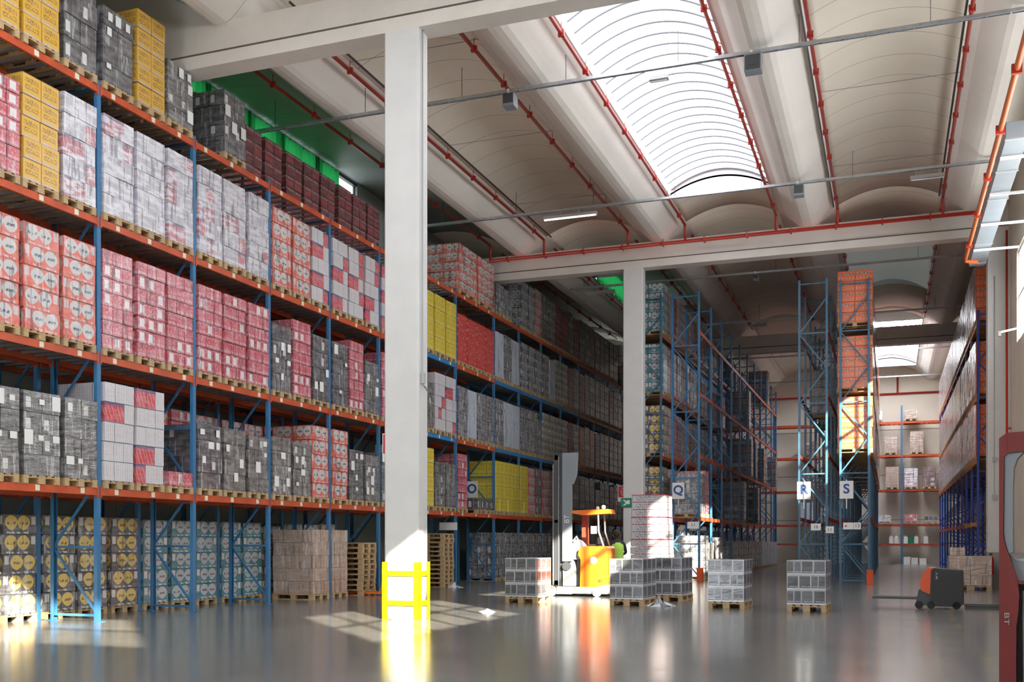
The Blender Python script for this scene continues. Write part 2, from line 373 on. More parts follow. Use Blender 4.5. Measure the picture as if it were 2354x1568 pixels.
# ------------------------------------------------------------------ mesh builder
class MB:
    def __init__(s): s.v = []; s.f = []; s.uv = []; s.mi = []; s.sm = []
    def face(s, pts, uv=None, mi=0, smooth=False):
        b = len(s.v); s.v += [tuple(q) for q in pts]; s.f.append(tuple(range(b, b + len(pts))))
        s.uv.append(uv or [(0, 0)] * len(pts)); s.mi.append(mi); s.sm.append(smooth)
    def poly(s, verts, faces, mi=0, smooth=False):
        b = len(s.v); s.v += [tuple(q) for q in verts]
        for f in faces:
            s.f.append(tuple(b + i for i in f)); s.uv.append([(0, 0)] * len(f)); s.mi.append(mi); s.sm.append(smooth)
        return s
    def box(s, cx, cy, cz, sx, sy, sz, mi=0, rz=0.0, bev=0.0):
        hx, hy, hz = sx / 2, sy / 2, sz / 2
        c, n = math.cos(rz), math.sin(rz)
        P = [(cx + x * c - y * n, cy + x * n + y * c, cz + z) for x in (-hx, hx) for y in (-hy, hy) for z in (-hz, hz)]
        b = len(s.v); s.v += P
        U = [(0, 0), (1, 0), (1, 1), (0, 1)]
        for f in ((0, 4, 5, 1), (6, 2, 3, 7), (4, 6, 7, 5), (2, 0, 1, 3), (1, 5, 7, 3), (2, 6, 4, 0)):
            s.f.append(tuple(b + i for i in f)); s.uv.append(U); s.mi.append(mi); s.sm.append(False)
        return s
    def b2(s, x0, x1, y0, y1, z0, z1, mi=0):
        return s.box((x0 + x1) / 2, (y0 + y1) / 2, (z0 + z1) / 2, abs(x1 - x0), abs(y1 - y0), abs(z1 - z0), mi)
    def prism(s, prof, axis, a, b, mi=0, smooth=False):
        # prof: list of 2-D points; axis 'x': (y,z), 'y': (x,z), 'z': (x,y)
        def P(q, t): return (t, q[0], q[1]) if axis == 'x' else (q[0], t, q[1]) if axis == 'y' else (q[0], q[1], t)
        n = len(prof); base = len(s.v)
        s.v += [P(q, a) for q in prof] + [P(q, b) for q in prof]
        for i in range(n):
            j = (i + 1) % n
            s.f.append((base + i, base + j, base + n + j, base + n + i)); s.uv.append([(0, 0)] * 4); s.mi.append(mi); s.sm.append(smooth)
        for f in (tuple(base + i for i in reversed(range(n))), tuple(base + n + i for i in range(n))):
            s.f.append(f); s.uv.append([(0, 0)] * n); s.mi.append(mi); s.sm.append(False)
        return s
    def tube(s, pts, r, n=8, mi=0, cap=True):
        pts = [Vector(q) for q in pts]; rings = []; base = len(s.v)
        for i, q in enumerate(pts):
            d = (pts[min(i + 1, len(pts) - 1)] - pts[max(i - 1, 0)]).normalized()
            up = Vector((0, 0, 1)) if abs(d.z) < .9 else Vector((1, 0, 0))
            a = d.cross(up).normalized(); bb = d.cross(a)
            rr = r[i] if isinstance(r, (list, tuple)) else r
            for k in range(n):
                t = 2 * math.pi * k / n
                s.v.append(tuple(q + a * math.cos(t) * rr + bb * math.sin(t) * rr))
        for i in range(len(pts) - 1):
            for k in range(n):
                k2 = (k + 1) % n
                s.f.append((base + i * n + k, base + i * n + k2, base + (i + 1) * n + k2, base + (i + 1) * n + k)); s.uv.append([(0, 0)] * 4); s.mi.append(mi); s.sm.append(True)
        if cap:
            for f in (tuple(base + k for k in range(n)), tuple(base + (len(pts) - 1) * n + k for k in range(n))):
                s.f.append(f); s.uv.append([(0, 0)] * n); s.mi.append(mi); s.sm.append(False)
        return s
    def bar(s, p, q, w, h, mi=0):
        p, q = Vector(p), Vector(q); d = (q - p).normalized()
        up = Vector((0, 0, 1)) if abs(d.z) < .9 else Vector((0, 1, 0))
        a = d.cross(up).normalized() * w / 2; b = a.cross(d).normalized() * h / 2
        P = [p - a - b, p + a - b, p + a + b, p - a + b, q - a - b, q + a - b, q + a + b, q - a + b]
        return s.poly(P, [(0, 1, 2, 3), (7, 6, 5, 4), (0, 4, 5, 1), (1, 5, 6, 2), (2, 6, 7, 3), (3, 7, 4, 0)], mi)
    def sphere(s, c, r, n=10, mi=0, sz=1.0):
        pts, rad = [], []
        for i in range(n + 1):
            t = math.pi * i / n
            pts.append((c[0], c[1], c[2] - math.cos(t) * r * sz)); rad.append(max(.001, math.sin(t) * r))
        return s.tube(pts, rad, 12, mi, False)
    def mesh(s, name, mats):
        me = bpy.data.meshes.new(name); me.from_pydata(s.v, [], s.f)
        uvl = me.uv_layers.new(name='UVMap')
        flat = [c for f in s.uv for q in f for c in q]
        uvl.data.foreach_set('uv', flat)
        me.polygons.foreach_set('material_index', s.mi); me.polygons.foreach_set('use_smooth', s.sm)
        for m in mats: me.materials.append(m)
        me.update(); return me
def mats(k): return [M[x] if isinstance(x, str) else x for x in (k if isinstance(k, (list, tuple)) else [k])]
def obj(name, data, mat=None, parent=None, loc=(0, 0, 0), rz=0.0, sc=None):
    if isinstance(data, MB): data = data.mesh(name, mats(mat))
    o = bpy.data.objects.new(name, data); COL.objects.link(o)
    o.location = loc; o.rotation_euler = (0, 0, rz)
    if sc: o.scale = sc
    if parent: o.parent = parent
    return o
def tag(o, label, cat, group=None):
    o['label'] = label; o['category'] = cat
    if group: o['group'] = group
    return o
def thing(name, label, cat, loc=(0, 0, 0), rz=0.0, group=None):
    o = bpy.data.objects.new(name, None); COL.objects.link(o); o.empty_display_size = .2
    o.location = loc; o.rotation_euler = (0, 0, rz)
    return tag(o, label, cat, group)
def struct(name, mb, mat, parent=None, **k):
    o = obj(name, mb, mat, parent, **k)
    if not parent: o['kind'] = 'structure'
    return o
def text_mesh(txt, size, depth=.004, bold=0.0):
    cu = bpy.data.curves.new('lettering', 'FONT'); cu.body = txt; cu.size = size; cu.extrude = depth; cu.offset = bold
    cu.align_x = 'CENTER'; cu.align_y = 'CENTER'
    o = bpy.data.objects.new('lettering', cu); COL.objects.link(o)
    dg = bpy.context.evaluated_depsgraph_get(); dg.update()
    me = bpy.data.meshes.new_from_object(o.evaluated_get(dg)); bpy.data.objects.remove(o); bpy.data.curves.remove(cu)
    return me
def letters(txt, size, mat, parent, loc, rot, name='lettering', bold=0.0, sc=None):
    me = text_mesh(txt, size, bold=bold); me.materials.clear(); me.materials.append(M[mat])
    o = obj(name, me, None, parent, loc); o.rotation_euler = rot
    if sc: o.scale = sc
    return o
FRONT = (math.pi / 2, 0, 0)

# ------------------------------------------------------------------ building shell
BAY = [-0.66, 17.84, 36.3, 54.8, 73.3]
YB, YE = -2.2, 73.3
XL, XR, XR2 = -16.6, 3.57, 4.05
struct('floor', MB().b2(XL - .3, XR2 + .3, YB - .3, YE + .3, -.3, 0), 'floor')
struct('wall_back', MB().b2(XL - .3, XR2 + .3, YE, YE + .3, 0, 14.2), 'wallb')
w = MB()   # thin dark panel joints on the far wall
for z in (2.9, 5.9, 8.9): w.b2(XL, XR2, YE - .008, YE, z, z + .03)
struct('trim_1', w, 'joint')
# wall behind the camera with an unseen doorway added for fill light and a high window strip
def wall_holes(name, axis, pos, th, a0, a1, z0, z1, holes, mat):
    mb = MB()
    cuts = sorted({a0, a1} | {h[0] for h in holes} | {h[1] for h in holes})
    for i in range(len(cuts) - 1):
        lo, hi = cuts[i], cuts[i + 1]; mid = (lo + hi) / 2
        zs = [z0]
        for h in sorted([h for h in holes if h[0] <= mid <= h[1]], key=lambda h: h[2]): zs += [h[2], h[3]]
        zs.append(z1)
        for j in range(0, len(zs), 2):
            if zs[j + 1] - zs[j] > .001:
                if axis == 'x': mb.b2(pos, pos + th, lo, hi, zs[j], zs[j + 1])
                else: mb.b2(lo, hi, pos, pos + th, zs[j], zs[j + 1])
    return struct(name, mb, mat)
wall_holes('wall_front', 'y', YB - .3, .3, XL - .3, XR2 + .3, 0, 14.2,
           [(-12.5, -8.0, 0, 4.6), (-3.0, 3.3, 8.95, 11.7)], 'wall')
WIN = [(1.7, 8.3), (10.85, 15.6), (20.2, 26.8), (27.6, 34.1)]
wall_holes('wall_right', 'x', XR, .25, YB - .3, 36.6, 0, 14.2, [(a, b, 7.42, 10.15) for a, b in WIN], 'wall')
wall_holes('wall_right.001', 'x', XR2, .25, 36.6, YE, 0, 14.2, [], 'wall')
struct('trim_2', MB().b2(XR - .012, XR, YB, 36.5, 0, 1.15), 'wallgrey')
struct('wall_right.002', MB().b2(XR, XR2 + .25, 36.6, 36.8, 0, 14.2), 'wall')
k = 1
for a, b in WIN:
    fr = MB(); n = 6 if b - a > 6 else 4; w = (b - a) / n
    for i in range(n + 1): fr.b2(XR + .06, XR + .14, a + i * w - .04, a + i * w + .04, 7.42, 10.15)
    for z in (7.42, 8.75, 10.07): fr.b2(XR + .05, XR + .15, a, b, z, z + .08)
    o = struct('window_%d' % k, fr, 'white')
    obj('window_glass', MB().b2(XR + .095, XR + .105, a + .04, b - .04, 7.5, 10.07), 'glass', o)
    k += 1
fr = MB()
for i in range(7): fr.b2(-3 + i * 1.05 - .04, -3 + i * 1.05 + .04, YB - .2, YB - .1, 8.95, 11.7)
for z in (8.95, 10.3, 11.62): fr.b2(-3, 3.3, YB - .2, YB - .1, z, z + .08)
o = struct('window_5', fr, 'white')
obj('window_glass', MB().b2(-3, 3.3, YB - .155, YB - .145, 9.0, 11.65), 'glass', o)
# left wall with the curtained ribbon window
wall_holes('wall_left', 'x', XL - .3, .3, YB - .3, YE + .3, 0, 14.2, [(18.4, 30.4, 11.9, 13.35)], 'vaultg')
fr = MB()
for i in range(11): fr.b2(XL - .2, XL - .1, 18.4 + i * 1.2 - .04, 18.4 + i * 1.2 + .04, 11.9, 13.35)
for z in (11.9, 13.27): fr.b2(XL - .22, XL - .02, 18.4, 30.4, z, z + .08)
for yy in (18.4, 20.35, 22.22, 24.0, 25.6, 27.62): fr.b2(XL - .14, XL - .05, yy, yy + .3, 11.95, 13.3)
o = struct('window_6', fr, 'darkgrey')
obj('window_pane', MB().b2(XL - .17, XL - .15, 18.4, 30.4, 11.98, 13.27), 'winlit', o)
def curtain(x, y0, y1, z0, z1, label, group):
    n = int((y1 - y0) / .045); V_, Fc = [], []
    for i in range(n + 1):
        y = y0 + (y1 - y0) * i / n
        xx = x + .035 * math.sin(i * 1.15) + .02 * math.sin(i * .37 + 1)
        V_ += [(xx, y, z0), (xx * 1.0 + .01 * math.sin(i * .9), y, z1)]
    for i in range(n): Fc.append((2 * i, 2 * i + 2, 2 * i + 3, 2 * i + 1))
    return tag(obj('green_curtain', MB().poly(V_, Fc, smooth=True), 'curtain'), label, 'curtain', group)
cs = [(18.42, 20.4), (20.36, 22.3), (22.26, 24.08), (24.04, 25.8), (25.76, 27.7), (27.66, 29.0)]
nm = ['nearest the first concrete beam', 'second from the concrete beam', 'third from the concrete beam', 'fourth from the concrete beam', 'above the maroon cartons, second from the bare panes', 'drawn beside the bare window panes']
for (a, b), t in zip(cs, nm): curtain(XL + .08, a, b, 11.9, 13.3, 'green curtain on the high window, ' + t, 'green curtains on the high window')

struct('added_baffle', MB().prism([(-16.6, 12.2), (-13.16, 12.2), (-13.3, 12.31), (-13.62, 12.61), (-13.85, 12.76), (-13.85, 13.42), (-16.6, 13.42)], 'y', 18.0, 18.04), 'concrete')  # panel added above the beam to stop green curtain light
# columns
def column(x, y, z, label_n):
    c = .03; w, d = .73, .43
    pr = [(x - w + c, y), (x - c, y), (x, y + c), (x, y + d - c), (x - c, y + d), (x - w + c, y + d), (x - w, y + d - c), (x - w, y + c)]
    return struct('column', MB().prism(pr, 'z', 0, z), 'column')
column(-8.43, 17.84, 11.3, 1); column(-8.3, 36.3, 11.3, 2)
# wall pilasters
struct('column', MB().b2(2.93, XR, 36.0, 36.6, 1.15, 11.3), 'column')
struct('baseboard_right', MB().b2(2.92, XR, 35.99, 36.61, 0, 1.15), 'wallgrey')
struct('column', MB().b2(2.93, XR, 17.6, 18.2, 0, 11.3), 'column')
# concrete cross beams
for i, y in enumerate(BAY[:4]):
    pr = [(y, 11.3), (y + .5, 11.3), (y + .5, 11.58), (y + .42, 11.6), (y + .42, 12.22), (y + .08, 12.22), (y + .08, 11.6), (y, 11.58)]
    mb = MB().prism(pr, 'x', XL, XR2, 0)
    o = struct('ceiling_beam', mb, 'concrete')
    obj('joint_line', MB().b2(XL, XR2, y - .006, y + .02, 11.565, 11.6), 'joint', o)
# wing-shaped roof beams running along the hall
WC = [-18.05, -12.9, -7.7, -2.6, 2.55]
for i, c in enumerate(WC):
    for j in range(5):
        y0 = YB if j == 0 else BAY[j - 1] + .02; y1 = BAY[j] - .0 if j else BAY[0]
        if c < -17: continue
        half = [(0.0, 12.13), (.14, 12.14), (.26, 12.2), (.4, 12.32), (.72, 12.62), (.95, 12.76), (.95, 12.86)]
        pr = [(c + a, z) for a, z in half] + [(c - a, z) for a, z in reversed(half[1:])]
        if j == 0: y0, y1 = YB, BAY[0]
        o = struct('ceiling_wing', MB().prism(pr, 'y', y0 + .0, y1 if j else y1, smooth=False), 'wing')
# vaults between them
def arc(c0, c1, z, rise, n=18, flat=None):
    pts = []
    for i in range(n + 1):
        t = -1 + 2 * i / n
        pts.append((c0 + (c1 - c0) * i / n, z + rise * (1 - t * t)))
    return pts
def shell(pts, y0, y1, mb, th=.05, mi=0):
    up = [(x, z + th) for x, z in reversed(pts)]
    return mb.prism(pts + up, 'y', y0, y1, mi, True)
skn = 7
def skylight(c0, c1, y0, y1, mt='sky'):
    global skn
    pts = arc(c0 + .08, c1 - .08, 12.98, .5, 20)
    fr = MB()
    for x in (c0 + .02, c1 - .02): fr.b2(x - .03, x + .03, y0, y1, 12.74, 13.0)
    o = struct('window_%d' % skn, fr, 'white')
    obj('skylight_panel', shell(pts, y0, y1, MB(), .02), mt, o)
    rb = MB()
    yy = y0
    while yy <= y1 + .01:
        q = [(x, yy, z - .02) for x, z in pts]
        rb.tube(q, .03, 4, 0, False); yy += .55
    obj('glazing_bars', rb, 'rib', o)
    ends = MB()
    for yv in (y0, y1):
        vs = [(x, yv, z) for x, z in pts] + [(c1, yv, 12.7), (c0, yv, 12.7)]
        ends.poly(vs, [tuple(range(len(vs)))])
    obj('end_panel', ends, 'lunette', o)
    rm = MB(); rm.tube([(x, y1 - .03, z - .03) for x, z in pts], .02, 5, 0, False)
    obj('red_end_trim', rm, 'redpipe', o)
    skn += 1
def vault(c0, c1, y0, y1, mat='vault', rise=.45):
    struct('ceiling', shell(arc(c0, c1, 12.76, rise), y0, y1, MB(), .06), mat)
GAP = [(WC[i] + .93, WC[i + 1] - .93) for i in range(4)]   # openings between wings
GAP.append((WC[4] + .93, XR2 + .1))
def leftvault(y0, y1, mat):
    pts = [(-16.9, 13.36), (-16.3, 13.38), (-15.7, 13.36), (-15.2, 13.28), (-14.7, 13.14), (-14.3, 12.98), (-14.0, 12.84), (-13.83, 12.74)]
    struct('ceiling', shell(pts, y0, y1, MB(), .06), mat)
for j in range(4):
    y0, y1 = BAY[j], BAY[j + 1]
    if j == 0: y0 = YB
    for gi, (a, b) in enumerate(GAP):
        if gi == 0:
            if j == 3:
                leftvault(y0, y0 + 4, 'vault'); skylight(a, b, y0 + 4, y1 - 3, 'skyfar'); vault(a, b, y1 - 3, y1, 'vault')
            else: leftvault(y0, y1, 'vaultg' if j == 1 else 'vault')
            continue
        if (gi == 2 and j in (0, 1)) or (gi == 2 and j == 0) or (gi == 3 and j == 3) or (gi == 1 and j == 0):  # first bay's skylights are out of view, added as fill light
            s0 = 1.2 if j else 2.6; s1 = 2.9
            vault(a, b, y0, y0 + s0); skylight(a, b, y0 + s0, y1 - s1, 'skyfar' if j == 3 else 'sky'); vault(a, b, y1 - s1, y1)
        elif gi == 3 and j == 2:
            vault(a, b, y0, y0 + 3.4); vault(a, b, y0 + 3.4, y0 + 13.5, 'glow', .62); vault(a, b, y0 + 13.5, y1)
            lo_, hi_ = arc(a, b, 12.76, .4), arc(a, b, 12.76, .9)
            for yv in (y0 + 3.41, y0 + 13.47): struct('ceiling', MB().prism(lo_ + hi_[::-1], 'y', yv, yv + .04), 'lunette')
        elif gi == 1 and j == 2:      # raised monitor with a curtained side window
            vault(a + .0, b, y0, y0 + 6.5)
            ya, yb_ = y0 + 6.5, y0 + 13
            struct('ceiling', MB().b2(a, b, ya, yb_, 13.75, 13.8), 'vaultg')
            mm = MB().b2(b - .04, b, ya, yb_, 12.74, 13.78).b2(a, b, ya, ya + .04, 12.8, 13.78).b2(a, b, yb_ - .04, yb_, 12.8, 13.78)
            struct('wall_monitor', mm, 'lunette')
            o = struct('window_%d' % skn, MB().b2(a, a + .05, ya, yb_, 12.74, 12.85).b2(a, a + .05, ya, yb_, 13.7, 13.78), 'lgrey'); skn += 1
            obj('window_pane', MB().b2(a, a + .01, ya, yb_, 12.85, 13.7), 'winlit', o)
            curtain(a + .14, ya + .05, yb_ - 1.2, 12.76, 13.75, 'green curtain in the raised roof monitor beyond the second beam', None)
            vault(a, b, yb_, y1)
        else: vault(a, b, y0, y1)
# narrow flat strips closing the roof at the right wall
# ------------------------------------------------------------------ pallet and loads
def pallet_mb(mb=None, mi=0):
    mb = mb or MB()     # .8 along y, 1.2 along x, height .144; origin bottom centre
    for y in (-.35, 0, .35):
        w = .145 if y == 0 else .1
        mb.b2(-.6, .6, y - w / 2, y + w / 2, 0, .022, mi)
        for x in (-.5275, 0, .5275): mb.b2(x - .0725, x + .0725, y - w / 2, y + w / 2, .022, .1, mi)
    for x in (-.5275, 0, .5275): mb.b2(x - .0725, x + .0725, -.4, .4, .1, .122, mi)
    for y, w in ((-.34, .12), (-.17, .1), (0, .14), (.17, .1), (.34, .12)): mb.b2(-.6, .6, y - w / 2, y + w / 2, .122, .144, mi)
    return mb
PALLET = pallet_mb().mesh('wooden_pallet', [M['wood']])
def layer_mb(mb, nx, ny, h, z, j=.006, lx=1.18, ly=.8):
    for a in range(nx):
        for b in range(ny):
            w, d = ly / nx, lx / ny
            mb.box(-lx / 2 + d * (b + .5) + random.uniform(-j, j), -ly / 2 + w * (a + .5) + random.uniform(-j, j), z + h / 2,
                   d - .006, w - .006, h - .006)
    return mb
CACHE = {}
LBL = MB().box(0, 0, 0, .006, .16, .22).mesh('paper_label', [M['white']])
def load(kind, x, y, z, label, group=None, near=False, hs=1.0, rz=0.0, flip=1, nl=None, cat=None, wide=1.0):
    mat, nx, ny, nl0, h, look, cn = K[kind]; nl = nl or nl0; h *= hs
    o = thing('pallet_load', label, cat or 'pallet load', (x, y, z), rz, group)
    obj('wooden_pallet', PALLET, None, o, (0, 0, 0), 0, (1, wide, 1))
    unit = cn.rstrip('s') if cn != 'cartons' else 'carton'
    if near and nl > 1:
        for i in range(nl):
            key = (kind, i % 2, random.randrange(2))
            if key not in CACHE: CACHE[key] = layer_mb(MB(), nx, ny, K[kind][4], 0).mesh(unit + '_layer', [mat])
            obj(unit + '_layer', CACHE[key], None, o, (random.uniform(-.012, .012), random.uniform(-.01, .01), .144 + i * h), random.uniform(-.006, .006), (1, wide, hs))
        if kind in ('gw', 'bk') :
            for q in random.sample([(y_, z_) for y_ in (-.27, 0.0, .27) for z_ in (.22, .45, .68, .88)], random.choice((3, 4, 5))):
                s_ = random.choice((.7, .9, 1.15))
                obj('paper_label', LBL, None, o, (.608 * flip, q[0] + random.uniform(-.04, .04), .144 + q[1] * nl * h), 0, (1, s_, s_ * random.choice((1, .6))))
    else:
        key = (kind, nl, random.randrange(3), round(h, 3))
        if key not in CACHE:
            mb = MB()
            for i in range(nl): layer_mb(mb, nx, ny, h, .144 + i * h, .012)
            CACHE[key] = mb.mesh(unit + '_stack', [mat])
        obj(unit + '_stack', CACHE[key], None, o, (0, 0, 0), 0, (1, wide, 1))
    return o
def top_of(kind, hs=1.0): return .144 + K[kind][3] * K[kind][4] * hs

# ------------------------------------------------------------------ racks
def ordn(i): return ['first', 'second', 'third', 'fourth', 'fifth', 'sixth', 'seventh', 'eighth', 'ninth', 'tenth', 'eleventh', 'twelfth', 'thirteenth', 'fourteenth', 'fifteenth'][i]
def rack(label, x, ys, levels, H, depth=1.1, sg=-1, beamc=None, post='blue', labels=0, loc=None, rz=0.0, skipfirst=False, bars=True, guard=False, rear=True, zig=1.25, group='blue pallet racks'):
    """front plane at local x=0, depth towards sg; run along local +y"""
    if loc is None: loc = (x, ys[0], 0)
    y0 = ys[0]; root = thing('pallet_rack', label, 'pallet rack', loc, rz, group)
    w, d, t = .1, .075, .012
    def Cp(s):  # C section opening away from the aisle
        return [(0, -w / 2), (0, w / 2), (s * d, w / 2), (s * d, w / 2 - t), (s * t, w / 2 - t), (s * t, -w / 2 + t), (s * d, -w / 2 + t), (s * d, -w / 2)]
    pf = MB().prism(Cp(sg), 'z', 0.01, H).mesh('post', [M[post]])
    pr = MB().prism([(a, b) for a, b in Cp(-sg)], 'z', 0.01, H).mesh('post', [M[post]])
    base = MB().b2(-.075, .075, -.08, .08, 0, .012).mesh('base_plate', [M[post]])
    br = MB(); z = .12; k = 0
    xa, xb = sg * .04, sg * (depth - .04)
    br.bar((xa, 0, z), (xb, 0, z), .03, .045)
    while z + zig < H - .1:
        a, b = (xa, xb) if k % 2 == 0 else (xb, xa)
        br.bar((a, 0, z + .03), (b, 0, z + zig), .03, .045)
        if k % 2 == 0: br.bar((xa, 0, z + zig + .02), (xb, 0, z + zig + .02), .03, .045)
        z += zig; k += 1
    tpm = MB().bar((xa, 0, H - .15), (xb, 0, H - .15), .03, .045).mesh('top_brace', [M[post]])
    brm = br.mesh('bracing', [M[post]])
    for i, y in enumerate(ys):
        if i == 0 and skipfirst: continue
        a = obj('post', pf, None, root, (0, y - y0, 0)); obj('base_plate', base, None, a)
        a = obj('post', pr, None, root, (sg * depth, y - y0, 0)); obj('base_plate', base, None, a)
        obj('bracing', brm, None, root, (0, y - y0, 0)); obj('top_brace', tpm, None, root, (0, y - y0, 0))
    lens = {}
    for i in range(len(ys) - 1):
        L = ys[i + 1] - ys[i]
        for li, lz in enumerate(levels):
            mc = beamc(i, li) if beamc else 'orange'
            key = (round(L, 2), mc)
            if key not in lens:
                b = MB().b2(-.025, .025, .05, L - .05, -.13, 0)
                b.b2(-.032, .032, .03, .06, -.17, .04).b2(-.032, .032, L - .06, L - .03, -.17, .04)
                s_ = MB()
                n = 9
                for q in range(n):
                    yy = .15 + (L - .3) * q / (n - 1)
                    s_.b2(sg * .03, sg * (depth - .03), yy - .025, yy + .025, -.05, -.005)
                lens[key] = (b.mesh('beam', [M[mc]]), s_.mesh('support_bars', [M['galv']]))
            bm_, sm_ = lens[key]
            o = obj('beam', bm_, None, root, (-sg * .0 + sg * .012, ys[i] - y0, lz))
            if rear: obj('beam', bm_, None, root, (sg * (depth - .012), ys[i] - y0, lz))
            if bars: obj('support_bars', sm_, None, root, (0, ys[i] - y0, lz))
            if labels:
                for q in range(labels):
                    yy = L * (q + .5) / labels + random.uniform(-.12, .12)
                    obj('location_label', LABC, None, o, (-sg * .028, yy, -.06))
    if guard:
        g = obj('post_guard', MB().prism([(-.11, -.1), (.11, -.1), (.11, .12), (.095, .12), (.095, -.085), (-.11, -.085)], 'z', 0, .5), 'hived', root, (0, 0, 0))
    return root
LABC = MB().box(0, 0, 0, .004, .1, .1).mesh('location_label', [M['cream']])
LZ = [2.48, 4.96, 7.49, 9.94]
YL1 = [12.53, 15.33, 18.13, 20.93, 23.73, 26.53, 29.33, 32.13, 35.73]
YL2 = [35.73 + 2.76 * i for i in range(13)]
XF = -13.77
def bc1(i, li):
    if (i == 6 and li in (1, 2)): return 'bluebeam'
    return 'orange'
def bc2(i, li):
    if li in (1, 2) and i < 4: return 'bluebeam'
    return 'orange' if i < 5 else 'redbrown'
rack('tall blue rack with orange beams behind the yellow-banded column', XF, YL1, LZ, 10.05, beamc=bc1, labels=3)
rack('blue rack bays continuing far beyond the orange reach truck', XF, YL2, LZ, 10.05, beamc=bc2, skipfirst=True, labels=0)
rack('rear row of the tall orange-beamed rack, against the curtained wall', -15.2, YL1, LZ, 10.05, depth=1.05, labels=0)
POS = ['near end', 'middle', 'far end']
SH = ['floor level', 'first shelf', 'second shelf', 'third shelf', 'top shelf']
def slots(ya, yb, n=3):
    L = yb - ya - .1; return [ya + .05 + L * (i + .5) / n for i in range(n)]
def putrow(kinds, ya, yb, li, xc, rackname, bay, near, group, hs=1.0, n=3, flip=1, zoff=0, levels=LZ):
    z = 0.0 if li == 0 else levels[li - 1] + .002
    for q, (kd, y) in enumerate(zip(kinds, slots(ya, yb, n))):
        if not kd: continue
        h = hs
        wd_ = 1.0
        if isinstance(kd, tuple):
            if len(kd) > 2: wd_ = kd[2]
            kd, h = kd[:2]
        pos = POS[q] if n == 3 else ordn(q) + ' place'
        load(kd, xc, y + random.uniform(-.02, .02), z, '%s, %s, %s bay of %s, %s' % (K[kd][5], SH[li], ordn(bay), rackname, pos), group, near, h, random.uniform(-.012, .012), flip, wide=wd_)
XC = XF - .56
R1 = {
 0: {1: ['gw', 'gw', 'gw'], 2: ['orr', 'orr', 'orr'], 3: [('red', .85), 'yel', 'wr'], 4: ['yel', 'yel', ('bk', 1.15)]},
 1: {1: ['br', 'br', 'lowred'], 2: ['red', 'red', 'red'], 3: ['wr', 'wr', 'wr'], 4: [('bk', .98), 'yel', ('gw', .84)]},
 2: {1: [('bk', .95), ('gw', .95), ('gw', .9)], 2: ['red', 'red', 'red'], 3: ['wr', 'wr', 'wr'], 4: [None, ('bk', .95), None]},
 3: {0: [None, None, 'brn'], 1: [('gw', .95), ('gw', .9), 'orr'], 2: [('bk', 1.1), 'red', ('bk', 1.15)], 3: ['orr', 'orr', 'br']},
 4: {0: ['brn', None, None], 1: ['orr', ('bk', .95), ('gw', .9)], 2: [('bk', 1.15), 'red', 'gw'], 3: ['br', 'br', 'br']},
 5: {1: ['gw', 'gw', 'br'], 2: ['red', 'br', 'gw'], 3: ['br', 'br', 'wr']},
 6: {1: ['yp', 'gw', 'gw'], 2: ['gw', 'br', 'br'], 3: ['yp', 'yp', 'yp']},
 7: {1: ['red', None, 'lowbk', 'lowbk'], 2: ['bw', 'lb', 'bw', 'bw'], 3: ['rp', 'rp', 'rp', 'rp'], 4: [('orr', .86, 2.0), ('orr', .86, 2.0)]},
}
for b, lv in R1.items():
    for li, ks in lv.items():
        putrow(ks, YL1[b], YL1[b + 1], li, XC, 'orange-beamed rack', b, b < 6, 'wrapped loads on the orange-beamed rack', n=len(ks))
R2 = {
 0: {1: ['yp', 'yp', 'yp'], 2: ['bw', 'lb', 'lb'], 3: ['lb', 'bw', 'lb'], 4: [('bw', .62), ('bw', .6), None]},
 1: {1: ['yp', 'orr', 'dr'], 2: ['bw', 'bw', 'gw'], 3: ['dg', 'dg', 'dg'], 4: ['dg', 'dg', 'orr']},
 2: {1: ['orr', 'dr', 'dr'], 2: ['yg', 'yg', 'yg'], 3: ['dg', 'lb', 'yg'], 4: ['dr', 'dg', 'mar']},
 3: {1: ['dr', 'gw', 'dr'], 2: ['yg', 'mar', 'yg'], 3: ['yg', 'mar', 'dr'], 4: ['mar', 'dr', 'mar']},
 4: {1: ['dr', 'dr', 'dr'], 2: ['or2', 'dr', 'or2'], 3: ['mar', 'dr', 'dr'], 4: ['dr', 'dr', 'dr']},
}
for b, lv in R2.items():
    for li, ks in lv.items():
        putrow(ks, YL2[b], YL2[b + 1], li, XC, 'far blue rack', b, False, 'wrapped loads on the far blue rack', n=3, hs=1.02)
    putrow(['bw', 'bw', 'bw'], YL2[b], YL2[b + 1], 0, XC, 'far blue rack', b, False, 'wrapped loads on the far blue rack', n=3, hs=1.0)
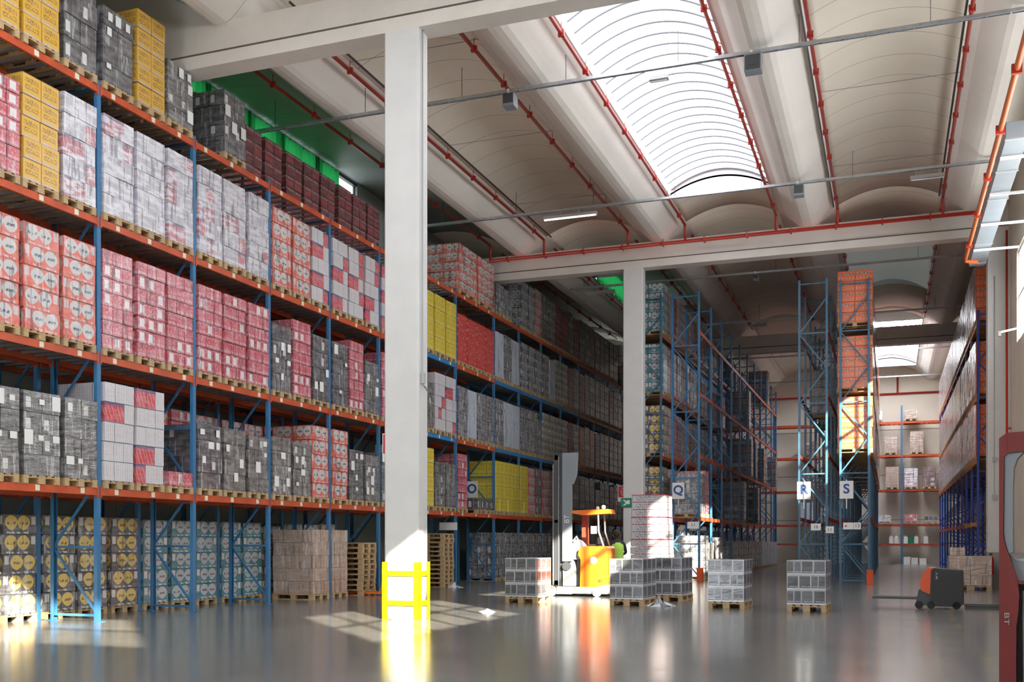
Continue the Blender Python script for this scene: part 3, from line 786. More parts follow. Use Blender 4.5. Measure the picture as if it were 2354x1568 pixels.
# rear row
XC2 = -15.76
kk = 0
for b in range(0, 5):
    ks = {0: ['yb'] * 3, 1: ['yb'] * 3, 2: ['tb'] * 3, 3: ['tb', 'tb', 'dg'], 4: ['tb', 'tb', 'yb']}[b]
    putrow(ks, YL1[b], YL1[b + 1], 0, XC2, 'rear rack row', b, True, 'cartons at floor level in the rear rack row', hs=1.0)
for b, lv in {0: {1: ['br', 'br', 'bk'], 4: [None, 'yel', None]}, 1: {1: ['bk', 'bk', 'bk'], 4: [None, None, None], 3: [None, None, 'mar']}, 2: {1: ['orr', 'red', 'orr'], 4: [None, ('mar', 1.08), ('mar', 1.08)], 3: ['mar', 'mar', 'mar']},
              3: {1: ['orr', 'orr', 'red'], 2: ['mar', 'mar', 'mar'], 3: ['mar', 'mar', 'mar'], 4: [('mar', 1.08)] * 3}, 4: {1: ['red', 'red', 'red'], 3: ['mar', 'mar', 'mar'], 2: ['bk', 'bk', 'bk'], 4: [('mar', 1.08)] * 3}, 5: {4: [('mar', 1.08)] * 3, 3: ['mar', 'mar', 'mar']}}.items():
    for li, ks in lv.items(): putrow(ks, YL1[b], YL1[b + 1], li, XC2, 'rear rack row', b, False, 'loads stored in the rear rack row')

# far bulk of loads, too many and too small to count one by one
far = {}
def bulk(kd, x, y, z, nl=None, hs=1.0):
    kd = {'dr': 'drb', 'pk': 'pkb'}.get(kd, kd)
    mb = far.setdefault(kd, MB()); _, nx, ny, n0, h, _, _ = K[kd]
    b = len(mb.v); n = nl or n0
    for i in range(n):
        for a in range(nx):
            w = .79 / nx; hh = h * hs
            mb.box(x, y - .395 + w * (a + .5), z + .144 + hh * (i + .5), 1.18, w - .012, hh - .012)
    for yy in (-.35, 0, .35): wood.b2(x - .6, x + .6, y + yy - .06, y + yy + .06, z, z + .1)
    wood.b2(x - .6, x + .6, y - .4, y + .4, z + .105, z + .14)
wood = MB()
for b in range(5, 12):
    for li in range(0, 5):
        for y in slots(YL2[b], YL2[b + 1]):
            if li == 4 and 53.8 < y < 56.2: continue
            bulk('dr' if random.random() < .8 else random.choice(['mar', 'dg', 'gw']), XC, y, 0 if li == 0 else LZ[li - 1])

# --- racks Q
QZ = [2.4, 4.75, 7.1, 9.42]
YQ = [38.9 + 2.8 * i for i in range(11)]
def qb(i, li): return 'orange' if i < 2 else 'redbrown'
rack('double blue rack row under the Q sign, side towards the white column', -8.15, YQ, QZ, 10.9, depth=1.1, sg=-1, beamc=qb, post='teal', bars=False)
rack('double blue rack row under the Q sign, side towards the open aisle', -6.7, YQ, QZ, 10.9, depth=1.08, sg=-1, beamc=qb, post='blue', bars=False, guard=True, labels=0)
for li, kd in enumerate(['dg', 'yb', 'yb', 'tb', 'tb']):
    z = 0 if li == 0 else QZ[li - 1]
    for q, y in enumerate(slots(YQ[0], YQ[1])[:1]):
        load(kd, -8.7, y, z, '%s seen end-on, %s of the rack behind the white column' % (K[kd][5], SH[li]), 'end-on loads beside the white column', True, .98 if kd == 'yb' else 1.0, math.pi if li % 2 else 0)
putrow([None, 'dg', 'gw'], YQ[0], YQ[1], 0, -7.25, 'open Q rack', 0, False, 'floor loads in the Q rack', hs=.9, levels=QZ)
putrow(['gw', None, 'bw'], YQ[1], YQ[2], 0, -7.25, 'open Q rack', 1, False, 'floor loads in the Q rack', hs=.9, levels=QZ)
putrow(['bw', 'red', None], YQ[0], YQ[1], 1, -7.25, 'open Q rack', 0, False, 'loads on the first shelf of the Q rack', hs=.9, levels=QZ)
for b in range(10):
    for li in range(5):
        z = 0 if li == 0 else QZ[li - 1]
        if b < 3:
            ks = [random.choice(['dr', 'bw', 'gw', 'dg', 'pk', 'mar', 'br', 'wr', 'tb']) for _ in range(3)]
            if b == 0: ks[0] = None
            putrow(ks, YQ[b], YQ[b + 1], li, -8.7, 'inner Q rack', b, False, 'wrapped loads on the inner Q rack', hs=.98, levels=QZ)
        else:
            for y in slots(YQ[b], YQ[b + 1]):
                if li == 4 and 53.8 < y < 56.2: continue
                bulk(random.choice(['dr', 'gw', 'dg', 'pk', 'mar', 'dr']), -8.7, y, z)
                if li == 0: bulk('lb' if b > 6 else 'bw', -7.25, y, 0, hs=.8)
                elif random.random() < .12: bulk('dr', -7.25, y, z)
# --- racks R, S
RZ = [2.35, 4.62, 6.75, 9.05]
YR = [38.1 + 2.8 * i for i in range(11)]
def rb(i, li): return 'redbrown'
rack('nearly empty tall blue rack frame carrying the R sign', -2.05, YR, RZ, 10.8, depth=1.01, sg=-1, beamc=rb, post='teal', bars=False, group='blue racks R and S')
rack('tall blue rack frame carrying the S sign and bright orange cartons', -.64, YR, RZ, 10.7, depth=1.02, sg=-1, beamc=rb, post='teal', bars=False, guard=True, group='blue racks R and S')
for li in (2, 3, 4):
    ys = slots(YR[0], YR[1])
    load('or2', -1.15, ys[0], RZ[li - 1], 'bright orange cartons seen through the S frame, %s' % SH[li], 'orange loads in the S rack', True, 1.04, 0)
    for q in (1, 2): load('or2', -1.15, ys[q], RZ[li - 1], 'orange cartons in the S rack, %s, %s pallet behind the end frame' % (SH[li], ordn(q)), 'orange loads in the S rack', False, 1.0, 0)
for b in range(1, 10):
    for li in (2, 3, 4):
        for y in slots(YR[b], YR[b + 1]):
            if random.random() < .8: bulk(random.choice(['dr', 'or2', 'dr']), -1.15, y, RZ[li - 1])
            if random.random() < .06: bulk('dr', -2.55, y, RZ[li - 1])
# --- rack T along the right wall
TZ = [2.15, 4.3, 6.45, 8.95]
YT = [38.6 + 2.8 * i for i in range(11)]
def tb_(i, li): return 'amber' if i < 2 else 'redbrown'
rack('deep blue rack with amber beams along the right-hand wall', 2.8, YT, TZ, 9.4, depth=1.1, sg=1, beamc=tb_, post='deepblue', bars=False)
for b in range(3):
    for li in (2, 3, 4):
        ks = ['or2', 'pk', 'pk'] if b == 0 else [random.choice(['pk', 'pk', 'wr', 'mar']) for _ in range(3)]
        putrow(ks, YT[b], YT[b + 1], li, 3.36, 'right wall rack', b, False, 'wrapped loads on the wall rack', hs=1.0 if li != 4 else 1.08, levels=TZ, flip=-1)
for b in range(3, 10):
    for li in (2, 3, 4):
        for y in slots(YT[b], YT[b + 1]): bulk(random.choice(['pk', 'dr', 'pk']), 3.36, y, TZ[li - 1])
for kd, mb in far.items():
    o = obj('distant_pallet_loads', mb, K[kd][0]); o['kind'] = 'stuff'
    tag(o, 'distant mass of %s on the far rack bays' % K[kd][5], 'pallet loads')
o = obj('distant_pallets', wood, 'wood'); o['kind'] = 'stuff'; tag(o, 'distant wooden pallets under the far rack loads', 'pallets')
# --- back rack across the end wall
BZ = [1.33, 2.6, 4.85, 7.1, 9.26]
rack('low-loaded rack with red beams standing across the far end wall', 0, [0, 2.7, 5.4, 8.1, 10.8, 13.5], BZ, 10.3, depth=1.1, sg=-1, beamc=lambda i, l: 'redbrown' if l < 3 else 'orange', post='blue', loc=(-10.06, 71.5, 0), rz=-math.pi / 2, bars=True)
def crates(x, z, kd, nl, label, w=1.0, hs=.8):
    load(kd, x, 72.06, z, label, 'loads on the end-wall rack', False, hs, math.pi / 2, 1, nl)
crates(1.3, 9.28, 'brn', 2, 'brown cartons alone on the top shelf of the end-wall rack')
crates(-.85, 9.28, 'lb', 1, 'small white load, top shelf of the end-wall rack', hs=.35)
crates(.05, 7.12, 'brn', 4, 'brown cartons under white film, third shelf of end-wall rack', hs=.8)
crates(1.65, 7.12, 'brn', 4, 'dark brown boxed load, third shelf of the end-wall rack', hs=1.0)
crates(-4.9, 7.12, 'dr', 3, 'small brown boxes left on the third shelf beyond Q rack', hs=.8)
crates(.15, 4.87, 'brn', 4, 'neat brown carton block on the second shelf, end-wall rack', hs=1.0)
crates(1.3, 4.87, 'wr', 4, 'untidy white-wrapped load, second shelf of the end-wall rack', hs=.8)
crates(2.4, 4.87, 'dr', 4, 'brown and white load tight against the right rack end', hs=.85)
crates(-5.0, 4.87, 'brn', 3, 'dark brown cartons on the second shelf beyond the R sign', hs=1.0)
crates(-3.7, 4.87, 'dr', 4, 'grey-brown cartons on the second shelf behind the R frame', hs=1.0)
crates(-5.2, 2.62, 'lb', 1, 'tall white-grey load, first shelf beyond the Q rack', hs=.8)
crates(-3.9, 2.62, 'pk', 3, 'pale pink wrapped load, first shelf behind the R frame', hs=.9)
crates(-.3, 2.62, 'wr', 2, 'crumpled white wrapped load on the first shelf behind S rack', hs=.6)
crates(1.3, 2.62, 'red', 2, 'small pink and red boxes on the end-wall rack', hs=.9)
crates(2.5, 2.62, 'fg', 1, 'white box with dark ovals on the end-wall rack', hs=1.1)
for i, x in enumerate((-.15, .17, .73, 1.05, 1.37, 1.95)):
    tag(obj('white_canister', MB().box(0, 0, .22, .26, .3, .44).tube([(0, 0, .44), (0, 0, .5)], .05, 8), 'white' if i != 3 else 'signgreen', None, (x + .25, 71.85, 1.345)),
        ('green' if i == 3 else 'white') + ' canister, %s in the row on the lowest end-wall shelf' % ordn(i), 'canister', 'canisters on the low shelf')
for i, (x, s_) in enumerate(((1.05, .45), (1.5, .4), (2.0, .35))):
    tag(obj('white_box', MB().box(0, 0, s_ / 2, .4, .4, s_).box(0, 0, s_ + .01, .42, .42, .03), 'white', None, (x, 71.2 - .1 * i, 0)), 'white box on the floor before the end-wall rack, %s from S rack' % ordn(i), 'box', 'white boxes on the far floor')

# ------------------------------------------------------------------ signs
def sign(txt, x, y, z, label, w=.46, h=.62):
    o = thing('aisle_sign', label, 'sign', (x, y, z), 0, 'aisle letter signs')
    obj('sign_board', MB().b2(-w / 2, w / 2, -.006, .006, -h / 2, h / 2), 'white', o)
    letters(txt, .46, 'signblue', o, (0, -.012, .02), FRONT, 'letter', .012)
    obj('hanger', MB().b2(-.02, .02, .006, .11, -h / 2 - .35, h / 2 + .05), 'galv', o)
    return o
sign('O', -14.62, 35.6, 3.42, 'white sign with a dark blue letter O on the rack')
sign('Q', -7.5, 38.78, 3.4, 'white sign with a dark blue letter Q on the rack')
sign('R', -2.86, 38.0, 3.3, 'white sign with a dark blue letter R on the rack')
sign('S', -1.42, 38.0, 3.3, 'white sign with a dark blue letter S on the rack')
for i, (x, z, w, t, lb) in enumerate(((-2.45, 2.0, .34, '16', 'white number plate on the R rack frame'), (-1.98, 1.9, .28, '11', 'small pale number plate between the R and S frames'),
                            (-1.36, 2.03, .34, '', 'white plate with a red dot on the S rack'), (-1.06, 2.03, .24, '13', 'white number plate beside the red-dot plate'))):
    o = thing('number_plate', lb, 'sign', (x, 37.98, z), 0, 'number plates on racks R and S')
    obj('plate', MB().b2(-w / 2, w / 2, -.005, .005, -.12, .12).b2(-w / 2, -w / 2 + .03, .004, .1, .02, .05), 'white', o)
    if t: letters(t, .17, 'darkgrey', o, (0, -.01, 0), FRONT, 'digits')
    else:
        me = MB().tube([(-.08, -.012, 0), (-.08, -.004, 0)], .035, 12); obj('red_dot', me, 'signred', o)
o = thing('number_plate', 'white hanging plate on the Q rack under its first beam', 'sign', (-6.95, 38.84, 2.1)); obj('plate', MB().b2(-.22, .22, -.005, .005, -.13, .13).b2(.2, .22, 0, .08, .1, .16), 'white', o)
letters('11', .18, 'darkgrey', o, (0, -.01, 0), FRONT, 'digits')
o = thing('paper_notice', 'white paper notice taped above the pallet stack', 'notice', (-14.0, 31.98, 2.0)); obj('sheet', MB().b2(-.33, .33, -.004, .004, -.13, .13), 'white', o)
# fire-hose signs and exit sign
def firesign(x, y, z, label, s=.42):
    o = thing('fire_sign', label, 'sign', (x, y, z), 0, 'red fire-hose signs')
    obj('sign_board', MB().b2(-s / 2, s / 2, -.006, .006, -s / 2, s / 2).b2(-s / 2, s / 2, -.006, .006, -s / 2 - .14, -s / 2), 'white', o)
    obj('red_field', MB().b2(-s / 2 + .02, s / 2 - .02, -.012, -.004, -s / 2 + .02, s / 2 - .02), 'signred', o)
    r = MB(); n = 20
    pts = [(math.cos(t * 2 * math.pi / n) * s * .28 + .03, -.016, math.sin(t * 2 * math.pi / n) * s * .33) for t in range(n + 1)]
    r.tube(pts, .016, 5); r.b2(-.03, .08, -.02, -.01, -.06, .06)
    obj('hose_symbol', r, 'white', o)
firesign(-9.22, 18.3, 3.42, 'red fire-hose sign on the column with the yellow guard')
firesign(-9.12, 36.78, 3.3, 'red fire-hose sign on the further white column', .44)
o = thing('exit_sign', 'small green running-man exit sign on the further white column', 'sign', (-8.9, 36.28, 2.88))
obj('sign_board', MB().b2(-.2, .2, -.008, .008, -.17, .17), 'signgreen', o)
obj('arrow_symbol', MB().poly([(-.13, -.012, -.1), (-.02, -.012, 0), (-.13, -.012, .1), (-.05, -.012, .1), (.07, -.012, 0), (-.05, -.012, -.1)], [(0, 1, 4, 5), (1, 2, 3, 4)]).b2(.02, .13, -.014, -.01, -.05, .09), 'white', o)
# yellow column guard
o = thing('column_guard', 'bright yellow steel guard frame round the foot of the near column', 'column guard', (-8.795, 18.055, 0))
hw, hd = .365 + .018, .215 + .018
for i, (sx_, sy_) in enumerate(((-1, -1), (1, -1), (1, 1), (-1, 1))):
    cx, cy = sx_ * hw, sy_ * hd
    obj('corner_post', MB().b2(cx - sx_ * .1, cx + sx_ * .008, cy, cy + sy_ * .012, 0, 1.1).b2(cx, cx + sx_ * .012, cy - sy_ * .1, cy + sy_ * .012, 0, 1.1), 'yellow', o)
for z in (.26, .83):
    for sy_ in (-1, 1): obj('rail', MB().b2(-hw, hw, sy_ * (hd - .002), sy_ * (hd + .014), z, z + .1), 'yellow', o)
    for sx_ in (-1, 1): obj('rail', MB().b2(sx_ * (hw - .002), sx_ * (hw + .014), -hd, hd, z, z + .1), 'yellow', o)
# conduit and socket box on the column
o = thing('cable_conduit', 'thin grey conduit with a small box on the near column', 'conduit', (-8.425, 17.98, 4.6))
obj('conduit', MB().tube([(.02, 0, .1), (.02, 0, 6.7)], .012, 6), 'lgrey', o); obj('junction_box', MB().box(.03, 0, .02, .06, .09, .2), 'lgrey', o)
obj('chain', MB().tube([(.03, .0, -.1), (.06, .03, -.16), (.03, .1, -.13), (.04, .16, -.2)], .012, 5), 'midgrey', o)

# ------------------------------------------------------------------ roof services
def pipe_run(x, z, y0, y1, mat, label, drop=None, r=.045, name='sprinkler_pipe'):
    o = thing(name, label, 'pipe', (x, y0, z), 0, 'red sprinkler pipes under the roof')
    obj('pipe', MB().tube([(0, 0, 0), (0, y1 - y0, 0)], r, 8), mat, o)
    y = 1.0
    c = CACHE.setdefault(('clamp', mat), MB().b2(-r * 1.5, r * 1.5, -.03, .03, -r * 1.5, r * 1.5).bar((0, 0, r), (0, 0, .25), .015, .015).mesh('clamp', [M[mat]]))
    while y < y1 - y0: obj('clamp', c, None, o, (0, y, 0)); y += 1.9
    if drop: obj('drop_pipe', MB().tube([(0, y1 - y0, 0), (0, y1 - y0 + .02, -.08), (0, y1 - y0 + .02, drop)], r, 8), mat, o)
    return o
dsc = {-13.95: 'left edge of the roof beam beside the green curtains', -11.85: 'right edge of the roof beam beside the curtained vault', -8.72: 'between the brown vault and the skylit roof beam', -6.68: 'along the left edge of the big skylight',
       -3.6: 'along the right edge of the big skylight', -1.62: 'crossing right of the bright skylight, beside a grey cable', 1.6: 'on the left edge of the last roof beam'}
for x, t in dsc.items():
    pipe_run(x, 12.5, 18.45, 35.75, 'redpipe' if x < -3 else 'redpipe', 'red sprinkler pipe ' + t, -.5)
    pipe_run(x, 12.5, 37.0, 54.6, 'redpipe', 'red sprinkler pipe beyond the second beam, ' + {-13.95: 'above the far rack loads', -11.85: 'under the curtained monitor', -8.72: 'just behind the white column', -6.68: 'above the Q rack', -3.6: 'left of the R frame', -1.62: 'right of the R frame', 1.6: 'by the wall rack'}[x])
pipe_run(3.56, 12.52, 55.3, 72.5, 'redpipe', 'red sprinkler pipe in the last hall bay near the right wall')
o = thing('sprinkler_main', 'red horizontal sprinkler main fixed along the second concrete beam', 'pipe', (-14.0, 35.78, 11.93))
obj('pipe', MB().tube([(0, 0, 0), (17.3, 0, 0)], .062, 10), 'redpipe', o)
for i in range(12): obj('clamp', MB().b2(.7 + i * 1.45, .76 + i * 1.45, -.07, .13, -.075, .075).bar((.73 + i * 1.45, 0, .07), (.73 + i * 1.45, 0, .17), .02, .02), 'redpipe', o)
o = thing('sprinkler_main', 'red sprinkler main crossing the far end wall', 'pipe', (-9.0, 73.2, 11.3)); obj('pipe', MB().tube([(0, 0, 0), (12.6, 0, 0)], .07, 8), 'redpipe', o)
obj('riser', MB().tube([(9.5, 0, 0), (9.5, 0, 1.1)], .06, 8), 'redpipe', o)
# black / grey cables beside the pipes
for x, t in ((-11.62, 'beside the red pipe of the brown vault'), (-1.75, 'beside the red pipe right of the skylight'), (1.5, 'along the last roof beam')):
    tag(obj('ceiling_cable', MB().tube([(x, 18.4, 12.62), (x, 35.9, 12.62)], .028, 6), 'darkgrey' if x != -1.75 else 'midgrey'), 'dark cable line ' + t, 'cable', 'cables under the roof')
# tie rods in vaults
for i, (a, b) in enumerate(GAP[1:4]):
    for y in (21.5, 27.0, 32.5):
        if i == 1 and y > 0: continue
        tag(obj('tie_rod', MB().tube([(a, y, 12.78), (b, y, 12.78)], .008, 5), 'midgrey'), 'thin tie rod across the %s vault, %s from the near beam' % (['brown', '', 'beige right-hand'][i], ordn([21.5, 27.0, 32.5].index(y))), 'tie rod', 'tie rods across the vaults')
# cable trays with lamps
def tray(y, z, x0, x1, label, hang=True):
    o = thing('cable_tray', label, 'cable tray', (0, y, z), 0, 'cable trays crossing under the roof')
    mb = MB().b2(x0, x1, -.05, -.04, -.03, .04).b2(x0, x1, .04, .05, -.03, .04)
    x = x0
    while x < x1: mb.b2(x, x + .03, -.04, .04, -.03, -.022); x += .45
    obj('tray_rails', mb, 'galv', o)
    obj('cables', MB().tube([(x0, -.015, -.005), (x1, -.015, -.005)], .02, 6).tube([(x0, .02, .0), (x1, .02, .0)], .015, 6), 'midgrey', o)
    h = MB(); x = x0 + .6
    while x < x1: h.bar((x, 0, 0), (x, 0, .75), .012, .012); x += 2.58
    obj('hanger_rods', h, 'darkgrey', o)
    return o
tray(22.6, 12.0, -15.3, 3.0, 'galvanised cable tray crossing in front of the big skylight')
tray(31.3, 12.0, -14.5, 3.0, 'galvanised cable tray crossing behind the near column')
tray(41.2, 12.0, -12.5, 3.2, 'cable tray just beyond the second concrete beam')
tray(50.2, 12.0, -9.0, 3.2, 'cable tray crossing above the Q and R racks')
tray(60.4, 12.0, -9.0, 3.2, 'cable tray in front of the far skylight')
tray(69.5, 11.9, -9.0, 3.2, 'cable tray close to the far end wall')
def strip(x, y, z, label, lit=False, L=1.5):
    o = thing('strip_light', label, 'ceiling light', (x, y, z), 0, 'strip lights on the cable trays')
    obj('housing', MB().prism([(-.09, -.1), (.09, -.1), (.06, 0), (-.06, 0)], 'x', -L / 2, L / 2), 'lgrey', o)
    obj('lamp_tube', MB().tube([(-L / 2 + .03, -.03, -.12), (L / 2 - .03, -.03, -.12)], .016, 8), 'tube' if lit else 'white', o)
    obj('bracket', MB().bar((-.3, 0, 0), (-.3, 0, .14), .02, .03).bar((.3, 0, 0), (.3, 0, .14), .02, .03), 'galv', o)
strip(-9.5, 31.3, 11.85, 'glowing strip light right of the near column, on the tray', True, 1.75)
strip(-4.8, 22.6, 11.82, 'short unlit light box in front of the skylight', False, .42)
strip(1.0, 31.3, 11.82, 'unlit twin-tube lamp on the tray, right-hand beige vault', False, .9)
strip(-11.2, 41.2, 11.82, 'unlit lamp over the striped grey load, far rack', False, 1.2)
strip(-5.9, 50.2, 11.85, 'unlit lamp on the tray above the Q rack', False, .8)
def flood(x, y, z, label, s=1.0):
    o = thing('floodlight', label, 'floodlight', (x, y, z), 0, 'grey floodlight boxes on the trays')
    obj('housing', MB().box(0, 0, -.22, .34 * s, .3, .36 * s), 'midgrey', o); obj('bulb_cap', MB().sphere((-.04, 0, .03), .06), 'white', o)
    obj('louvre', MB().b2(-.15 * s, .15 * s, -.155, -.15, -.38 * s, -.08).b2(-.13 * s, .13 * s, -.16, -.155, -.3, -.28), 'darkgrey', o)
flood(-2.75, 22.6, 11.98, 'grey floodlight box hanging right of the skylight, nearer tray', 1.05)
flood(-2.5, 31.3, 11.98, 'grey floodlight box right of the skylight, second tray', .85)
flood(-8.32, 22.6, 11.98, 'grey floodlight box peeping out right of the near column', .8)
flood(-4.9, 41.2, 11.98, 'small floodlight over the Q rack, third tray', .6)
# duct and orange pipe on the right
o = thing('air_duct', 'galvanised rectangular duct running along the right wall', 'duct', (2.55, 24.5, 10.15))
obj('duct_body', MB().b2(-.2, .25, -.03, 11.0, 0, .35), 'duct', o)
for y in (0, 2.1, 4.2, 6.3, 8.4, 10.6): obj('flange', MB().b2(-.22, .27, y, y + .05, -.02, .37), 'lgrey', o)
for y in (1.0, 3.6, 6.2, 8.8): obj('wall_bracket', MB().b2(-.22, 1.0, y, y + .06, -.09, -.03), 'white', o)
o = thing('sprinkler_pipe', 'long orange pipe running beside the right-hand duct', 'pipe', (2.2, 16.0, 10.2))
obj('pipe', MB().tube([(0, 0, 0), (0, 18.6, 0), (0, 18.7, -.06), (.35, 18.75, -.1)], .06, 10), 'orpipe', o)
for y in (2, 5, 8, 11, 14, 17): obj('coupling', MB().b2(-.09, .09, y, y + .08, -.09, .09), 'redpipe', o)
o = thing('downpipe', 'dark red vertical pipe on the right wall beside the pilaster', 'pipe', (XR - .13, 35.6, .02)); obj('pipe', MB().tube([(0, 0, 0), (0, 0, 11.2)], .035, 8), 'redpipe', o)
obj('clip', MB().box(.06, 0, 5, .12, .1, .05), 'redpipe', o)
o = thing('cable_conduit', 'grey conduit with switch box on the right pilaster', 'conduit', (3.12, 35.98, 2.9)); obj('conduit', MB().tube([(0, 0, 0), (0, 0, 7.0)], .018, 6), 'lgrey', o); obj('switch_box', MB().box(0, -.02, 0, .12, .08, .16).box(0, -.02, 1.2, .1, .08, .14), 'lgrey', o)
o = thing('wall_arm', 'white bracket arm sticking out below the right window', 'bracket', (XR, 33.2, 7.7)); obj('arm', MB().bar((0, 0, 0), (-.55, -.1, -.12), .05, .05), 'white', o); obj('arm_head', MB().box(-.56, -.1, -.16, .08, .08, .14), 'darkgrey', o)

# ------------------------------------------------------------------ floor things
def border_stack(x, y, rz, label, film=False):
    o = load('fg', x, y, 0, label, 'white-bordered carton stacks on the open floor', False, 1.0, math.pi / 2 + rz)
    for c in list(o.children):
        if 'stack' in c.name: bpy.data.objects.remove(c)
    for l in range(3):
        z = .146 + l * .315
        # brick pattern: two wide + two narrow cartons along the front, deeper rows behind
        ws = [.25, .25, .15, .15] if l % 2 == 0 else [.15, .15, .25, .25]
        for row in range(3):
            yy = -.39
            for wd in ws:
                if (row, wd, l) not in BC: BC[(row, wd, l)] = MB().box(0, 0, .155, .385, wd - .004, .311).mesh('carton', [K['fg'][0]])
                obj('carton', BC[(row, wd, l)], None, o, (-.393 + row * .393, yy + wd / 2, z)); yy += wd
    return o
BC = {}
border_stack(-8.38, 24.1, .0, 'stack of white-bordered cartons nearest the reach truck mast')
border_stack(-5.7, 23.95, -.04, 'stack of white-bordered cartons just right of the orange truck')
border_stack(-5.2, 26.05, -.05, 'stack of white-bordered cartons behind its neighbour with film scraps')
border_stack(-3.4, 23.8, -.03, 'stack of white-bordered cartons standing alone in mid floor')
border_stack(-1.63, 23.25, -.04, 'stack of white-bordered cartons in front of the R and S racks')
def scrap(x, y, s, label, seed):
    r = random.Random(seed); mb = MB()
    for i in range(14):
        a = r.uniform(0, 6.28); d = r.uniform(0, s)
        c = Vector((math.cos(a) * d, math.sin(a) * d, 0)); h = (s * 1.1 - d) * r.uniform(.5, 1)
        mb.poly([c + Vector((r.uniform(-.15, .15), r.uniform(-.15, .15), .003)), c + Vector((r.uniform(-.15, .15), r.uniform(-.15, .15), .003)), c * .6 + Vector((0, 0, max(.05, h))), c + Vector((r.uniform(-.2, .2), r.uniform(-.2, .2), .004))], [(0, 1, 2), (1, 3, 2), (3, 0, 2)], smooth=False)
    return tag(obj('film_scrap', mb, 'filmw', None, (x, y, 0)), label, 'plastic film')
scrap(-5.0, 23.5, .28, 'crumpled clear film lying between two carton stacks', 1)
scrap(-13.2, 30.6, .25, 'white crumpled bag beside the wooden pallet stack', 2)
scrap(-7.95, 20.2, .1, 'small white scrap in the sunlit floor patch', 3)
# tall stack of white trays behind
o = thing('tray_stack', 'tall stack of white printed trays with red stripes by the Q rack', 'tray stack', (-7.15, 32.6, 0), -.03)
obj('wooden_pallet', PALLET, None, o, (0, 0, 0), math.pi / 2)
TW = [.0]
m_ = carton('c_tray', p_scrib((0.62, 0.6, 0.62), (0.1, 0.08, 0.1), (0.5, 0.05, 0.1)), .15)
tm = MB().box(0, 0, .11, 1.22, 1.0, .22).box(0, 0, .222, 1.2, .98, .015).mesh('printed_tray', [m_])
tl_ = MB().box(0, 0, .01, 1.24, 1.02, .022).mesh('red_divider', [M['signred']])
for i in range(12): obj('printed_tray', tm, None, o, (random.uniform(-.015, .015), 0, .146 + i * .235), 0, (1 - .012 * i, 1, 1))
for i in (2, 5, 8, 11): obj('red_divider', tl_, None, o, (0, 0, .15 + i * .235 + .212), 0, (1 - .012 * i, 1, 1))
# empty pallets stacks
def pstack(x, y, n, label, rz=0.0):
    o = thing('pallet_stack', label, 'pallet stack', (x, y, 0), rz, 'stacks of empty wooden pallets')
    for i in range(n): obj('wooden_pallet', PALLET, None, o, (random.uniform(-.02, .02), random.uniform(-.02, .02), i * .146), random.uniform(-.02, .02))
pstack(-14.15, 31.0, 12, 'stack of empty wooden pallets right of the yellow-guarded column')
pstack(-14.2, 25.6, 10, 'stack of empty wooden pallets behind the orange hand truck')
# brown wrapped load bundle, right
o = thing('pallet_load', 'brown cartons in film beside the red forklift pillar', 'pallet load', (2.32, 35.0, 0), math.pi / 2, 'brown wrapped loads on the floor')
obj('wooden_pallet', PALLET, None, o, sc=(1.0, 1.5, 1))
mb = MB()
for l in range(3):
    for a in range(2):
        for c_ in range(3): mb.box(-.4 + c_ * .4, -.3 + a * .6, .146 + .3 * (l + .5), .39, .59, .296)
mb.box(.05, .34, .146 + .9 + .13, .6, .42, .25)
obj('carton_stack', mb, K['brn'][0], o)
# hand pallet truck (orange) at the pallet stack
o = thing('hand_pallet_truck', 'orange hand pallet truck parked at the rack foot', 'pallet truck', (-13.15, 25.6, 0), 0.0)
obj('forks', MB().b2(-1.2, 0, -.27, -.12, .045, .095).b2(-1.2, 0, .12, .27, .045, .095), 'trorange', o)
obj('body', MB().prism([(-.05, .05), (.35, .05), (.42, .15), (.3, .2), (.22, .55), (.1, .55), (.02, .2)], 'y', -.24, .24), 'trorange', o)
obj('handle', MB().tube([(.2, 0, .5), (.5, 0, 1.1), (.55, -.15, 1.2), (.6, 0, 1.28), (.55, .15, 1.2), (.5, 0, 1.1)], .018, 6), 'darkgrey', o)
obj('steer_wheel', MB().tube([(.2, -.07, .09), (.2, .07, .09)], .09, 14), 'black', o)
for sy_ in (-.19, .19): obj('fork_roller', MB().tube([(-1.0, sy_ - .04, .042), (-1.0, sy_ + .04, .042)], .042, 10), 'black', o)
# fire extinguisher near second column
o = thing('fire_extinguisher', 'red fire extinguisher at the foot of the further column', 'fire extinguisher', (-9.16, 36.5, .35))
obj('cylinder', MB().tube([(0, 0, 0), (0, 0, .5), (0, 0, .56), (0, 0, .6)], [.085, .085, .05, .03], 12), 'signred', o)
obj('valve', MB().box(0, 0, .64, .1, .03, .05), 'black', o); obj('hose', MB().tube([(.05, 0, .62), (.12, 0, .5), (.11, 0, .2)], .012, 6), 'black', o)
obj('bracket', MB().box(.08, 0, .3, .1, .1, .12), 'lgrey', o)
o = thing('fire_extinguisher', 'red fire extinguisher at the foot of the right pilaster', 'fire extinguisher', (3.0, 35.75, .45))
obj('cylinder', MB().tube([(0, 0, 0), (0, 0, .5), (0, 0, .56), (0, 0, .6)], [.085, .085, .05, .03], 12), 'signred', o)
obj('valve', MB().box(0, 0, .64, .1, .03, .05), 'black', o); obj('bracket', MB().box(0, .15, .3, .12, .2, .1), 'lgrey', o)

